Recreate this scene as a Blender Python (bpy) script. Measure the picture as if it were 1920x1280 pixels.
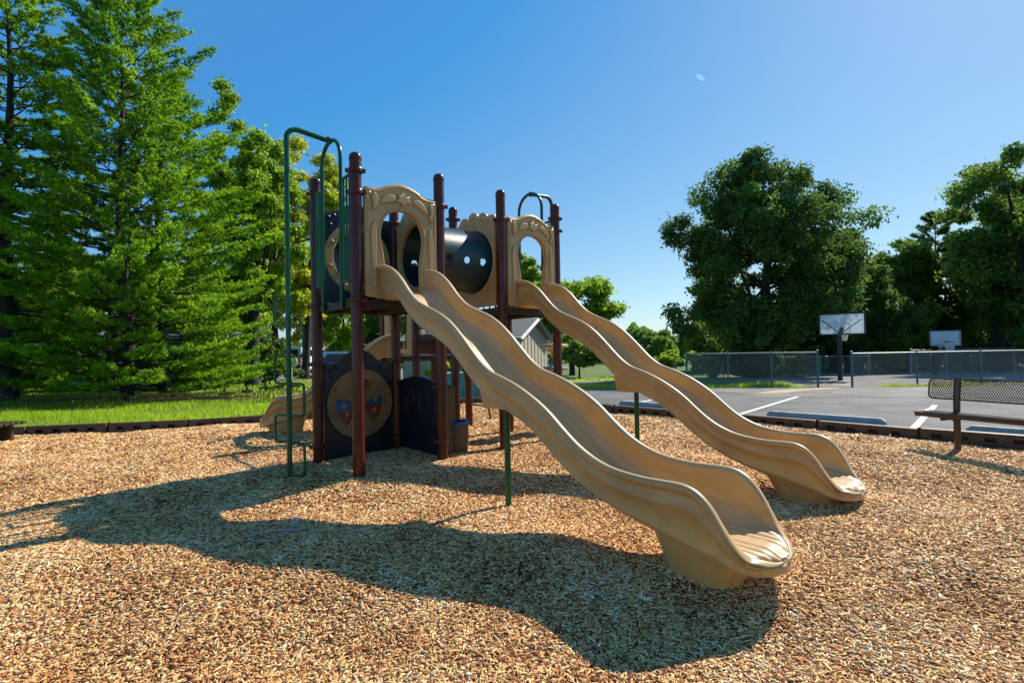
import bpy, bmesh, math, random
import numpy as np
from mathutils import Vector, Matrix
R = math.radians
for o in list(bpy.data.objects): bpy.data.objects.remove(o)
scn = bpy.context.scene
COL = scn.collection
random.seed(7)
RNG = np.random.default_rng(11)

# ---------------------------------------------------------------- camera, sky, sun, exposure
EYE = 1.3
F = 975.9; PITCH = -0.01673; ROLL = 0.01751
cam = bpy.data.objects.new('camera', bpy.data.cameras.new('camera'))
COL.objects.link(cam)
cam.data.sensor_width = 36; cam.data.lens = F / 1920 * 36
cam.data.clip_start = 0.05; cam.data.clip_end = 3000
cam.matrix_world = Matrix.Translation((0, 0, EYE)) @ Matrix.Rotation(math.pi / 2 - PITCH, 4, 'X') @ Matrix.Rotation(-ROLL, 4, 'Z')
scn.camera = cam

SUN_AZ = math.atan2(0.76, 0.65)      # clockwise from +Y
SUN_EL = R(43)
sd = Vector((math.sin(SUN_AZ) * math.cos(SUN_EL), math.cos(SUN_AZ) * math.cos(SUN_EL), math.sin(SUN_EL)))
w = bpy.data.worlds.new('World'); scn.world = w; w.use_nodes = True
nt = w.node_tree; nt.nodes.clear()
sky = nt.nodes.new('ShaderNodeTexSky'); sky.sky_type = 'NISHITA'; sky.sun_disc = False
sky.sun_elevation = SUN_EL; sky.sun_rotation = SUN_AZ
sky.air_density = 1.0; sky.dust_density = 0.3; sky.ozone_density = 3.0; sky.altitude = 100
# the photograph's sky is a denser, more even blue than the raw sky model: a tone curve for each channel
sep = nt.nodes.new('ShaderNodeSeparateColor'); hs = nt.nodes.new('ShaderNodeCombineColor')
nt.links.new(sky.outputs[0], sep.inputs[0])
SKS, SKE = 0.11, 1.74
for ch, (gain, power, off) in enumerate([(1.19, 0.55, -0.37), (0.97, 0.82, 0.0), (1.0, 0.42, 0.0)]):
    a0 = nt.nodes.new('ShaderNodeMath'); a0.operation = 'MULTIPLY'; a0.inputs[1].default_value = SKS
    a1 = nt.nodes.new('ShaderNodeMath'); a1.operation = 'POWER'; a1.inputs[1].default_value = power
    a2 = nt.nodes.new('ShaderNodeMath'); a2.operation = 'MULTIPLY_ADD'; a2.inputs[1].default_value = gain / (SKS * SKE); a2.inputs[2].default_value = off / (SKS * SKE)
    a3 = nt.nodes.new('ShaderNodeMath'); a3.operation = 'MAXIMUM'; a3.inputs[1].default_value = (0.36, 1.55, 3.6)[ch]      # the deep azure away from the sun never drops below this
    nt.links.new(sep.outputs[ch], a0.inputs[0]); nt.links.new(a0.outputs[0], a1.inputs[0]); nt.links.new(a1.outputs[0], a2.inputs[0]); nt.links.new(a2.outputs[0], a3.inputs[0]); nt.links.new(a3.outputs[0], hs.inputs[ch])
bg = nt.nodes.new('ShaderNodeBackground'); bg.inputs['Strength'].default_value = 0.11
wo = nt.nodes.new('ShaderNodeOutputWorld')
nt.links.new(hs.outputs[0], bg.inputs[0]); nt.links.new(bg.outputs[0], wo.inputs[0])
sun = bpy.data.objects.new('sun', bpy.data.lights.new('sun', 'SUN')); COL.objects.link(sun)
sun.data.energy = 4.2; sun.data.angle = R(0.53); sun.data.color = (1.0, 0.92, 0.79)
sun.rotation_euler = sd.to_track_quat('Z', 'Y').to_euler()
scn.view_settings.view_transform = 'Standard'; scn.view_settings.look = 'None'
scn.view_settings.exposure = 0.80; scn.view_settings.gamma = 1.0

# ---------------------------------------------------------------- tagging
def tag(o, label=None, cat=None, group=None, kind=None):
    if label: o['label'] = label
    if cat: o['category'] = cat
    if group: o['group'] = group
    if kind: o['kind'] = kind
    return o
def thing(name, loc, label, cat, group=None, rz=0):
    o = bpy.data.objects.new(name, None); COL.objects.link(o)
    o.empty_display_size = 0.2
    o.location = loc; o.rotation_euler = (0, 0, rz)
    return tag(o, label, cat, group)
def attach(o, parent, world=True):
    o.parent = parent
    if world:                      # vertices were given in world coordinates
        M = Matrix.Identity(4)
        p = parent; chain = []
        while p: chain.append(p); p = p.parent
        for p in reversed(chain):
            M = M @ (p.matrix_parent_inverse if p.parent else Matrix.Identity(4)) @ p.matrix_basis
        o.matrix_parent_inverse = M.inverted()
    return o
def dup(root):
    c = root.copy(); COL.objects.link(c)
    for ch in list(root.children):
        d = ch.copy(); COL.objects.link(d); d.parent = c
        for g in list(ch.children):
            e = g.copy(); COL.objects.link(e); e.parent = d
    return c

# ---------------------------------------------------------------- materials
def mat(name, rgb, rough=0.5, metal=0.0, spec=0.5, noise=None, bump=None, coat=0.0, rgb2=None):
    m = bpy.data.materials.new(name); m.use_nodes = True
    n = m.node_tree.nodes; L = m.node_tree.links
    b = n['Principled BSDF']
    b.inputs['Base Color'].default_value = (*rgb, 1); b.inputs['Roughness'].default_value = rough
    b.inputs['Metallic'].default_value = metal; b.inputs['Specular IOR Level'].default_value = spec
    b.inputs['Coat Weight'].default_value = coat; b.inputs['Coat Roughness'].default_value = 0.15 if coat != 0.45 else 0.38
    tc = n.new('ShaderNodeTexCoord')
    if noise:
        sc, amt = noise
        t = n.new('ShaderNodeTexNoise'); t.inputs['Scale'].default_value = sc; t.inputs['Detail'].default_value = 6
        L.new(tc.outputs['Object'], t.inputs['Vector'])
        mx = n.new('ShaderNodeMix'); mx.data_type = 'RGBA'
        cr = n.new('ShaderNodeValToRGB'); cr.color_ramp.elements[0].position = 0.35; cr.color_ramp.elements[1].position = 0.65
        L.new(t.outputs['Fac'], cr.inputs[0]); L.new(cr.outputs[0], mx.inputs[0])
        c2 = rgb2 if rgb2 else tuple(c * (1 - amt) for c in rgb)
        mx.inputs[6].default_value = (*rgb, 1); mx.inputs[7].default_value = (*c2, 1)
        L.new(mx.outputs[2], b.inputs['Base Color'])
        mr = n.new('ShaderNodeMapRange'); mr.inputs[3].default_value = rough * 0.85; mr.inputs[4].default_value = min(1, rough * 1.25)
        L.new(t.outputs['Fac'], mr.inputs[0]); L.new(mr.outputs[0], b.inputs['Roughness'])
    if bump:
        sc, st, di = bump
        t2 = n.new('ShaderNodeTexNoise'); t2.inputs['Scale'].default_value = sc; t2.inputs['Detail'].default_value = 4
        L.new(tc.outputs['Object'], t2.inputs['Vector'])
        bp = n.new('ShaderNodeBump'); bp.inputs['Strength'].default_value = st; bp.inputs['Distance'].default_value = di
        L.new(t2.outputs['Fac'], bp.inputs['Height']); L.new(bp.outputs[0], b.inputs['Normal'])
    return m
def leaf_mat(name, cols, trans=0.45, rough=0.6, gloss=0.25):
    """foliage: colour varies from leaf to leaf and, in broad patches, through the crown"""
    m = bpy.data.materials.new(name); m.use_nodes = True
    n = m.node_tree.nodes; L = m.node_tree.links; n.clear()
    geo = n.new('ShaderNodeNewGeometry'); ramp = n.new('ShaderNodeValToRGB')
    els = ramp.color_ramp.elements
    while len(els) < len(cols): els.new(0.5)
    for i, c in enumerate(cols):
        els[i].position = i / (len(cols) - 1); els[i].color = (*c, 1)
    tc = n.new('ShaderNodeTexCoord'); nz = n.new('ShaderNodeTexNoise'); nz.inputs['Scale'].default_value = 0.9
    L.new(tc.outputs['Object'], nz.inputs['Vector'])
    mm = n.new('ShaderNodeMath'); mm.operation = 'MULTIPLY_ADD'; mm.inputs[1].default_value = 0.55
    sb = n.new('ShaderNodeMath'); sb.operation = 'MULTIPLY_ADD'; sb.inputs[1].default_value = 1.3; sb.inputs[2].default_value = -0.42
    L.new(nz.outputs['Fac'], sb.inputs[0]); L.new(geo.outputs['Random Per Island'], mm.inputs[0]); L.new(sb.outputs[0], mm.inputs[2])
    L.new(mm.outputs[0], ramp.inputs[0])
    d = n.new('ShaderNodeBsdfDiffuse'); t = n.new('ShaderNodeBsdfTranslucent'); g = n.new('ShaderNodeBsdfGlossy')
    g.inputs['Roughness'].default_value = rough; g.inputs['Color'].default_value = (0.6, 0.65, 0.6, 1)
    hsv = n.new('ShaderNodeHueSaturation'); hsv.inputs['Value'].default_value = 1.7; hsv.inputs['Hue'].default_value = 0.485
    L.new(ramp.outputs[0], d.inputs[0]); L.new(ramp.outputs[0], hsv.inputs['Color']); L.new(hsv.outputs[0], t.inputs[0])
    m1 = n.new('ShaderNodeMixShader'); m1.inputs[0].default_value = trans
    L.new(d.outputs[0], m1.inputs[1]); L.new(t.outputs[0], m1.inputs[2])
    fr = n.new('ShaderNodeFresnel'); fr.inputs[0].default_value = 1.35
    ml = n.new('ShaderNodeMath'); ml.operation = 'MULTIPLY'; ml.inputs[1].default_value = gloss * .45
    L.new(fr.outputs[0], ml.inputs[0])
    m2 = n.new('ShaderNodeMixShader'); L.new(ml.outputs[0], m2.inputs[0]); L.new(m1.outputs[0], m2.inputs[1]); L.new(g.outputs[0], m2.inputs[2])
    out = n.new('ShaderNodeOutputMaterial'); L.new(m2.outputs[0], out.inputs[0])
    return m
M = {}
M['tan'] = mat('tan_plastic', (0.55, 0.325, 0.10), 0.42, noise=(2.2, 0.0), rgb2=(0.49, 0.28, 0.082), coat=0.45, bump=(420, 0.10, 0.002))
M['tan_panel'] = mat('tan_panel_plastic', (0.47, 0.30, 0.125), 0.45, noise=(3, 0.0), rgb2=(0.42, 0.265, 0.11), bump=(380, 0.2, 0.003))
M['maroon'] = mat('maroon_paint', (0.088, 0.015, 0.006), 0.25, spec=0.3, noise=(6, 0.3), coat=0.1)
M['green'] = mat('green_paint', (0.002, 0.085, 0.028), 0.25, spec=0.35, noise=(9, 0.3), coat=0.1)
M['darkgreen'] = mat('dark_green_paint', (0.006, 0.03, 0.022), 0.3, coat=0.2)
M['navy'] = mat('navy_plastic', (0.003, 0.008, 0.018), 0.34, noise=(4, 0.4), bump=(350, 0.2, 0.002))
M['teal'] = mat('dark_teal_plastic', (0.003, 0.028, 0.034), 0.32, noise=(5, 0.3), bump=(260, 0.35, 0.003))
M['blue'] = mat('blue_plastic', (0.012, 0.07, 0.22), 0.4)
M['deck'] = mat('deck_coating', (0.030, 0.020, 0.016), 0.55, noise=(14, 0.4))
M['disc'] = mat('shaded_tan_disc', (0.25, 0.145, 0.055), 0.45, noise=(4, 0.25))  # tan plastic with the shade below the deck put into its colour
M['steel'] = mat('bolt_steel', (0.55, 0.52, 0.48), 0.3, metal=1.0)
M['brown'] = mat('brown_plastic', (0.060, 0.034, 0.020), 0.5, noise=(7, 0.35), bump=(120, 0.3, 0.003))
M['bench'] = mat('brown_bench_coating', (0.045, 0.020, 0.012), 0.35, coat=0.3, noise=(9, 0.3))
M['tubbrown'] = mat('olive_brown_plastic', (0.07, 0.05, 0.02), 0.55)
M['concrete'] = mat('grey_concrete', (0.38, 0.38, 0.36), 0.85, noise=(9, 0.25), bump=(60, 0.4, 0.004))
M['white'] = mat('white_paint', (0.72, 0.72, 0.70), 0.6, noise=(7, 0.3))
M['galv'] = mat('galvanised_metal', (0.26, 0.29, 0.29), 0.5, metal=0.3)
M['fencegreen'] = mat('green_fence_post', (0.05, 0.13, 0.11), 0.5)
M['pole'] = mat('dark_pole_paint', (0.018, 0.014, 0.014), 0.5)
M['board'] = mat('frosted_backboard', (0.80, 0.86, 0.88), 0.3, noise=(6, 0.2))
_n = M['board'].node_tree; _t = _n.nodes.new('ShaderNodeBsdfTranslucent'); _t.inputs[0].default_value = (.85, .92, .96, 1); _m = _n.nodes.new('ShaderNodeMixShader'); _m.inputs[0].default_value = .4
_n.links.new(_n.nodes['Principled BSDF'].outputs[0], _m.inputs[1]); _n.links.new(_t.outputs[0], _m.inputs[2]); _n.links.new(_m.outputs[0], _n.nodes['Material Output'].inputs[0])
M['red'] = mat('red_paint', (0.5, 0.06, 0.03), 0.45)
M['net'] = mat('white_cord', (0.75, 0.75, 0.72), 0.8)
M['string'] = mat('string', (0.42, 0.43, 0.45), 0.8)
M['bark'] = mat('bark', (0.045, 0.033, 0.024), 0.95, noise=(7, 0.5), bump=(14, 1.0, 0.05))
M['siding'] = mat('cream_siding', (0.47, 0.42, 0.32), 0.7, noise=(3, 0.12))
M['shingle'] = mat('grey_shingles', (0.25, 0.24, 0.21), 0.9, noise=(30, 0.4))
M['trim'] = mat('weathered_trim', (0.24, 0.24, 0.25), 0.6, noise=(6, 0.2))
M['glass'] = mat('dark_glass', (0.02, 0.03, 0.04), 0.08)
M['carwhite'] = mat('white_car_paint', (0.75, 0.76, 0.78), 0.25, coat=0.5)
M['cardark'] = mat('dark_car_paint', (0.03, 0.035, 0.05), 0.2, coat=0.6)
M['tyre'] = mat('tyre_rubber', (0.02, 0.02, 0.02), 0.8)
M['housewall'] = mat('grey_house_wall', (0.16, 0.18, 0.19), 0.8, noise=(2, 0.2))
M['tealwall'] = mat('teal_wall', (0.10, 0.30, 0.30), 0.7, noise=(3, 0.2))
M['redroof'] = mat('brown_red_roof', (0.30, 0.17, 0.13), 0.85, noise=(20, 0.3))
M['grey_pod'] = mat('grey_pod_plastic', (0.20, 0.23, 0.26), 0.45)

# ---------------------------------------------------------------- mesh helpers
def link_mesh(name, me, m, parent=None, smooth=False):
    o = bpy.data.objects.new(name, me); COL.objects.link(o)
    if m: me.materials.clear(); me.materials.append(m)
    if smooth: me.polygons.foreach_set('use_smooth', [True] * len(me.polygons))
    if parent: attach(o, parent)
    return o
def np_mesh(name, V, Fc, m, parent=None, smooth=False):
    """V (n,3); Fc (k,3) or (k,4) index array"""
    V = np.asarray(V, dtype=np.float32); Fc = np.asarray(Fc, dtype=np.int32)
    me = bpy.data.meshes.new(name); k = Fc.shape[1]
    me.vertices.add(len(V)); me.vertices.foreach_set('co', V.ravel())
    me.loops.add(Fc.size); me.loops.foreach_set('vertex_index', Fc.ravel())
    me.polygons.add(len(Fc)); me.polygons.foreach_set('loop_start', np.arange(0, Fc.size, k, dtype=np.int32))
    try: me.polygons.foreach_set('loop_total', np.full(len(Fc), k, dtype=np.int32))
    except Exception: pass
    me.update(calc_edges=True); me.validate()
    return link_mesh(name, me, m, parent, smooth)
class MB:
    def __init__(s): s.v = []; s.f = []
    def add(s, V, Fs):
        n = len(s.v); s.chunks = getattr(s, 'chunks', []) + [(n, len(s.f))]; s.v += [tuple(p) for p in V]; s.f += [tuple(i + n for i in f) for f in Fs]; return s
    def box(s, c, size, rz=0, M4=None, bev=0.0):
        bm = bmesh.new(); bmesh.ops.create_cube(bm, size=1)
        bmesh.ops.scale(bm, vec=size, verts=bm.verts)
        if bev > 0: bmesh.ops.bevel(bm, geom=list(bm.edges), offset=bev, segments=2, affect='EDGES', profile=0.5)
        T = Matrix.Translation(c) @ Matrix.Rotation(rz, 4, 'Z')
        if M4 is not None: T = M4 @ T
        bm.transform(T); bm.verts.ensure_lookup_table()
        s.add([v.co[:] for v in bm.verts], [[v.index for v in f.verts] for f in bm.faces]); bm.free(); return s
    def tube(s, pts, r, n=10, cap=True, closed=False):
        pts = [Vector([float(c) for c in p]) for p in pts]; rs = [float(q) for q in (r if isinstance(r, (list, tuple)) else [r] * len(pts))]
        N = len(pts); rings = []; up = None
        for i, p in enumerate(pts):
            if closed: t = (pts[(i + 1) % N] - pts[i - 1]).normalized()
            else: t = (pts[min(i + 1, N - 1)] - pts[max(i - 1, 0)]).normalized()
            if up is None:
                up = Vector((0, 0, 1)) if abs(t.z) < 0.9 else Vector((1, 0, 0))
            x = t.cross(up)
            if x.length < 1e-4: x = t.cross(Vector((0.3, 1, 0.1)))
            x.normalize(); y = x.cross(t).normalized(); up = y
            rings.append([p + rs[i] * (x * math.cos(a) + y * math.sin(a)) for a in [2 * math.pi * k / n for k in range(n)]])
        V = [q for ring in rings for q in ring]; Fs = []
        for i in range(N if closed else N - 1):
            j = (i + 1) % N
            for k in range(n):
                Fs.append((i * n + k, i * n + (k + 1) % n, j * n + (k + 1) % n, j * n + k))
        if cap and not closed:
            Fs.append(tuple(range(n - 1, -1, -1))); Fs.append(tuple((N - 1) * n + k for k in range(n)))
        return s.add(V, Fs)
    def lathe(s, c, prof, n=24, axis='Z', M4=None):
        V = []; Fs = []
        for (r, z) in prof:
            for k in range(n):
                a = 2 * math.pi * k / n; p = Vector((r * math.cos(a), r * math.sin(a), z))
                if M4 is not None: p = M4 @ p
                V.append(p + Vector(c))
        for i in range(len(prof) - 1):
            for k in range(n): Fs.append((i * n + k, i * n + (k + 1) % n, (i + 1) * n + (k + 1) % n, (i + 1) * n + k))
        if prof[0] == prof[-1]: return s.add(V, Fs)
        if prof[0][0] > 1e-5: Fs.append(tuple(range(n - 1, -1, -1)))
        if prof[-1][0] > 1e-5: Fs.append(tuple((len(prof) - 1) * n + k for k in range(n)))
        return s.add(V, Fs)
    def build(s, name, m, parent=None, smooth=False):
        me = bpy.data.meshes.new(name); me.from_pydata(s.v, [], s.f)
        bm = bmesh.new(); bm.from_mesh(me); bmesh.ops.recalc_face_normals(bm, faces=bm.faces)
        if smooth:
            for f in bm.faces: f.smooth = True
            for e in bm.edges:
                if len(e.link_faces) == 2 and e.calc_face_angle(0) > 0.75: e.smooth = False
        bm.to_mesh(me); bm.free(); me.update()
        return link_mesh(name, me, m, parent)
def build_each(b, name, m, parent=None, smooth=False):
    ch = b.chunks + [(len(b.v), len(b.f))]; out = []
    for (v0, f0), (v1, f1) in zip(ch[:-1], ch[1:]):
        q = MB(); q.v = b.v[v0:v1]; q.f = [tuple(i - v0 for i in f) for f in b.f[f0:f1]]; out.append(q.build(name, m, parent, smooth))
    return out
def merge(o, other):
    """surface relief becomes part of its panel's own mesh"""
    bm = bmesh.new(); bm.from_mesh(o.data); bm.from_mesh(other.data)
    bm.to_mesh(o.data); bm.free(); me = other.data; bpy.data.objects.remove(other); bpy.data.meshes.remove(me)
def fillet(pts, r, n=6):
    """round the inner corners of a polyline"""
    pts = [Vector(p) for p in pts]; out = [pts[0]]
    for i in range(1, len(pts) - 1):
        a, b, c = pts[i - 1], pts[i], pts[i + 1]
        d1 = (a - b); d2 = (c - b); rr = min(r, d1.length * 0.49, d2.length * 0.49)
        p, q = b + d1.normalized() * rr, b + d2.normalized() * rr
        for k in range(n + 1):
            t = k / n; out.append(p * (1 - t) ** 2 + b * 2 * t * (1 - t) + q * t * t)
    out.append(pts[-1]); return out
def panel_mesh(name, outline, holes, thick, bev=0.008):
    cu = bpy.data.curves.new(name, 'CURVE'); cu.dimensions = '2D'; cu.fill_mode = 'BOTH'
    cu.extrude = thick / 2 - bev; cu.bevel_depth = bev; cu.bevel_resolution = 2; cu.offset = -bev
    for pl in [outline] + holes:
        sp = cu.splines.new('POLY'); sp.points.add(len(pl) - 1); sp.use_cyclic_u = True
        for i, (x, y) in enumerate(pl): sp.points[i].co = (x, y, 0, 1)
    o = bpy.data.objects.new('tmp', cu); COL.objects.link(o)
    dg = bpy.context.evaluated_depsgraph_get()
    me = bpy.data.meshes.new_from_object(o.evaluated_get(dg)); me.name = name
    bpy.data.objects.remove(o); bpy.data.curves.remove(cu)
    return me
def text_mesh(s, size, ext=0.001):
    cu = bpy.data.curves.new('t', 'FONT'); cu.body = s; cu.size = size; cu.extrude = ext; cu.align_x = 'CENTER'; cu.align_y = 'CENTER'
    o = bpy.data.objects.new('tmp', cu); COL.objects.link(o)
    dg = bpy.context.evaluated_depsgraph_get()
    me = bpy.data.meshes.new_from_object(o.evaluated_get(dg))
    bpy.data.objects.remove(o); bpy.data.curves.remove(cu); return me
def plane_matrix(org, u):
    """local x -> horizontal direction u, local y -> up, local z -> normal"""
    u = Vector((u[0], u[1], 0)).normalized(); z = Vector((0, 0, 1)); nrm = u.cross(z)
    m = Matrix(((u.x, 0, nrm.x, org[0]), (u.y, 0, nrm.y, org[1]), (0, 1, 0, org[2] if len(org) > 2 else 0), (0, 0, 0, 1)))
    return m
def arc(cx, cy, r, a0, a1, n=12, ry=None):
    ry = r if ry is None else ry
    return [(cx + r * math.cos(R(a0 + (a1 - a0) * k / n)), cy + ry * math.sin(R(a0 + (a1 - a0) * k / n))) for k in range(n + 1)]
def spline(pts, n=8, closed=False):
    P = [Vector((*p, 0)) if len(p) == 2 else Vector(p) for p in pts]; out = []; N = len(P)
    rng = range(N) if closed else range(N - 1)
    for i in rng:
        p0 = P[i - 1] if (closed or i > 0) else P[i]; p1 = P[i]; p2 = P[(i + 1) % N]
        p3 = P[(i + 2) % N] if (closed or i + 2 < N) else p2
        for k in range(n):
            t = k / n
            q = 0.5 * ((2 * p1) + (p2 - p0) * t + (2 * p0 - 5 * p1 + 4 * p2 - p3) * t * t + (-p0 + 3 * p1 - 3 * p2 + p3) * t ** 3)
            out.append(q)
    if not closed: out.append(P[-1])
    return [(q.x, q.y) if len(pts[0]) == 2 else q for q in out]

# ---------------------------------------------------------------- ground
BED = [(-14, 7.6), (-10.2, 8.55), (-7.6, 8.95), (-6.2, 9.2), (-4.9, 9.85), (-3.0, 11.4), (-1.2, 12.9), (0.4, 12.5), (1.9, 10.75), (6.3, 6.25), (9.5, 3.0), (12, 0.4), (12, -3), (-14, -3)]
def inside(P, poly):
    x, y = P[:, 0], P[:, 1]; c = np.zeros(len(P), bool); n = len(poly)
    for i in range(n):
        (x1, y1), (x2, y2) = poly[i], poly[i - 1]
        with np.errstate(divide='ignore', invalid='ignore'):
            c ^= ((y1 > y) != (y2 > y)) & (x < (x2 - x1) * (y - y1) / ((y2 - y1) if y2 != y1 else 1e-9) + x1)
    return c
def sstep(a, b, x):
    t = np.clip((np.asarray(x, float) - a) / (b - a), 0, 1); return t * t * (3 - 2 * t)
def gz(x, y):
    """wood-chip surface height"""
    x = np.asarray(x, float); y = np.asarray(y, float)
    z = -0.075 * sstep(6.1, 4.7, y) - 0.15 * sstep(3.9, 2.4, y)
    z += 0.011 * np.sin(x * 2.1 + 0.7 * y) + 0.010 * np.sin(y * 2.9 - 1.3 * x + 1) + 0.007 * np.sin(5.1 * x + 3.7 * y) + 0.005 * np.sin(7.3 * y - 4.1 * x)
    def bump(cx, cy, h, r): return h * np.exp(-((x - cx) ** 2 + (y - cy) ** 2) / (2 * r * r))
    z += bump(1.28, 3.20, 0.17, 0.26) + bump(2.80, 4.55, 0.07, 0.3) + bump(2.7, 4.4, -0.03, 0.4)
    z += bump(-3.7, 8.0, 0.10, 0.45) + bump(0.35, 3.6, 0.05, 0.35) + bump(-1.4, 5.3, 0.03, 0.35)
    z += bump(-5.5, 8.3, 0.03, 1.2) + bump(5.4, 6.1, -0.02, 0.5)
    return z
def fz(x, y):
    """lawn and asphalt height outside the bed: falls a little beyond the parking lot"""
    return -0.15 * sstep(14, 18, y) * sstep(-3, 3, x) - 0.35 * sstep(20, 34, y) * sstep(-12, 2, x)
def grid_mesh(xs, ys, zf):
    X, Y = np.meshgrid(xs, ys); Z = zf(X, Y)
    V = np.stack([X, Y, Z], -1).reshape(-1, 3); nx = len(xs); ny = len(ys)
    i, j = np.meshgrid(np.arange(nx - 1), np.arange(ny - 1)); a = (j * nx + i).ravel()
    return V, np.stack([a, a + 1, a + nx + 1, a + nx], 1)
def soil_mat():
    m = bpy.data.materials.new('lawn_ground'); m.use_nodes = True; n = m.node_tree.nodes; L = m.node_tree.links
    b = n['Principled BSDF']; b.inputs['Roughness'].default_value = 0.95
    tc = n.new('ShaderNodeTexCoord'); t = n.new('ShaderNodeTexNoise'); t.inputs['Scale'].default_value = 9; t.inputs['Detail'].default_value = 8
    t2 = n.new('ShaderNodeTexNoise'); t2.inputs['Scale'].default_value = 0.35; t2.inputs['Detail'].default_value = 3
    L.new(tc.outputs['Object'], t.inputs[0]); L.new(tc.outputs['Object'], t2.inputs[0])
    cr = n.new('ShaderNodeValToRGB'); e = cr.color_ramp.elements
    e[0].position = 0.3; e[0].color = (0.035, 0.065, 0.010, 1); e[1].position = 0.7; e[1].color = (0.13, 0.22, 0.025, 1)
    cr2 = n.new('ShaderNodeValToRGB'); e = cr2.color_ramp.elements
    e[0].position = 0.35; e[0].color = (0.75, 0.75, 0.75, 1); e[1].position = 0.65; e[1].color = (1.1, 1.05, 0.9, 1)
    mx = n.new('ShaderNodeMix'); mx.data_type = 'RGBA'; mx.blend_type = 'MULTIPLY'; mx.inputs[0].default_value = 1
    L.new(t.outputs[0], cr.inputs[0]); L.new(t2.outputs[0], cr2.inputs[0]); L.new(cr.outputs[0], mx.inputs[6]); L.new(cr2.outputs[0], mx.inputs[7])
    L.new(mx.outputs[2], b.inputs['Base Color'])
    bp = n.new('ShaderNodeBump'); bp.inputs['Strength'].default_value = 0.8; bp.inputs['Distance'].default_value = 0.05
    L.new(t.outputs[0], bp.inputs['Height']); L.new(bp.outputs[0], b.inputs['Normal'])
    return m
def chip_base_mat():
    m = bpy.data.materials.new('wood_chip_base'); m.use_nodes = True; n = m.node_tree.nodes; L = m.node_tree.links
    b = n['Principled BSDF']; b.inputs['Roughness'].default_value = 0.9
    tc = n.new('ShaderNodeTexCoord'); mp = n.new('ShaderNodeMapping'); mp.inputs['Scale'].default_value = (45, 95, 60)
    nz = n.new('ShaderNodeTexNoise'); nz.inputs['Scale'].default_value = 8
    L.new(tc.outputs['Object'], nz.inputs[0])
    ad = n.new('ShaderNodeVectorMath'); ad.operation = 'MULTIPLY_ADD'; ad.inputs[1].default_value = (0.06, 0.06, 0.06)
    L.new(nz.outputs['Color'], ad.inputs[0]); L.new(tc.outputs['Object'], ad.inputs[2]); L.new(ad.outputs[0], mp.inputs[0])
    v = n.new('ShaderNodeTexVoronoi'); L.new(mp.outputs[0], v.inputs[0])
    cr = n.new('ShaderNodeValToRGB'); e = cr.color_ramp.elements
    e[0].position = 0; e[0].color = (0.16, 0.07, 0.025, 1); e[1].position = 1; e[1].color = (0.60, 0.40, 0.19, 1)
    L.new(v.outputs['Color'], cr.inputs[0]); L.new(cr.outputs[0], b.inputs['Base Color'])
    bp = n.new('ShaderNodeBump'); bp.inputs['Strength'].default_value = 1; bp.inputs['Distance'].default_value = 0.02; bp.invert = True
    L.new(v.outputs['Distance'], bp.inputs['Height']); L.new(bp.outputs[0], b.inputs['Normal'])
    return m
def chip_mat():
    m = bpy.data.materials.new('wood_chips'); m.use_nodes = True; n = m.node_tree.nodes; L = m.node_tree.links
    b = n['Principled BSDF']; b.inputs['Roughness'].default_value = 0.72; b.inputs['Specular IOR Level'].default_value = 0.35
    g = n.new('ShaderNodeNewGeometry'); cr = n.new('ShaderNodeValToRGB'); e = cr.color_ramp.elements
    stops = [(0, (0.11, 0.024, 0.008)), (0.15, (0.31, 0.080, 0.022)), (0.34, (0.56, 0.242, 0.072)), (0.55, (0.71, 0.405, 0.142)), (0.80, (0.81, 0.54, 0.23)), (0.97, (0.84, 0.63, 0.33)), (1, (0.88, 0.75, 0.52))]
    while len(e) < len(stops): e.new(0.5)
    for i, (p, c) in enumerate(stops): e[i].position = p; e[i].color = (*c, 1)
    tc = n.new('ShaderNodeTexCoord'); nz = n.new('ShaderNodeTexNoise'); nz.inputs['Scale'].default_value = 1.7; nz.inputs['Detail'].default_value = 4
    L.new(tc.outputs['Object'], nz.inputs[0])
    a = n.new('ShaderNodeMath'); a.operation = 'MULTIPLY_ADD'; a.inputs[1].default_value = 0.72; a.inputs[2].default_value = -0.345
    s = n.new('ShaderNodeMath'); s.operation = 'ADD'
    L.new(nz.outputs['Fac'], a.inputs[0]); L.new(g.outputs['Random Per Island'], s.inputs[0]); L.new(a.outputs[0], s.inputs[1])
    L.new(s.outputs[0], cr.inputs[0])
    fz_ = n.new('ShaderNodeTexNoise'); fz_.inputs['Scale'].default_value = 160; L.new(tc.outputs['Object'], fz_.inputs[0])
    mr = n.new('ShaderNodeMapRange'); mr.inputs[3].default_value = 0.8; mr.inputs[4].default_value = 1.15; L.new(fz_.outputs[0], mr.inputs[0])
    mx = n.new('ShaderNodeMix'); mx.data_type = 'RGBA'; mx.blend_type = 'MULTIPLY'; mx.inputs[0].default_value = 1
    L.new(cr.outputs[0], mx.inputs[6]); L.new(mr.outputs[0], mx.inputs[7]); L.new(mx.outputs[2], b.inputs['Base Color'])
    return m
M['soil'] = soil_mat(); M['chipbase'] = chip_base_mat(); M['chips'] = chip_mat()

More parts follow.
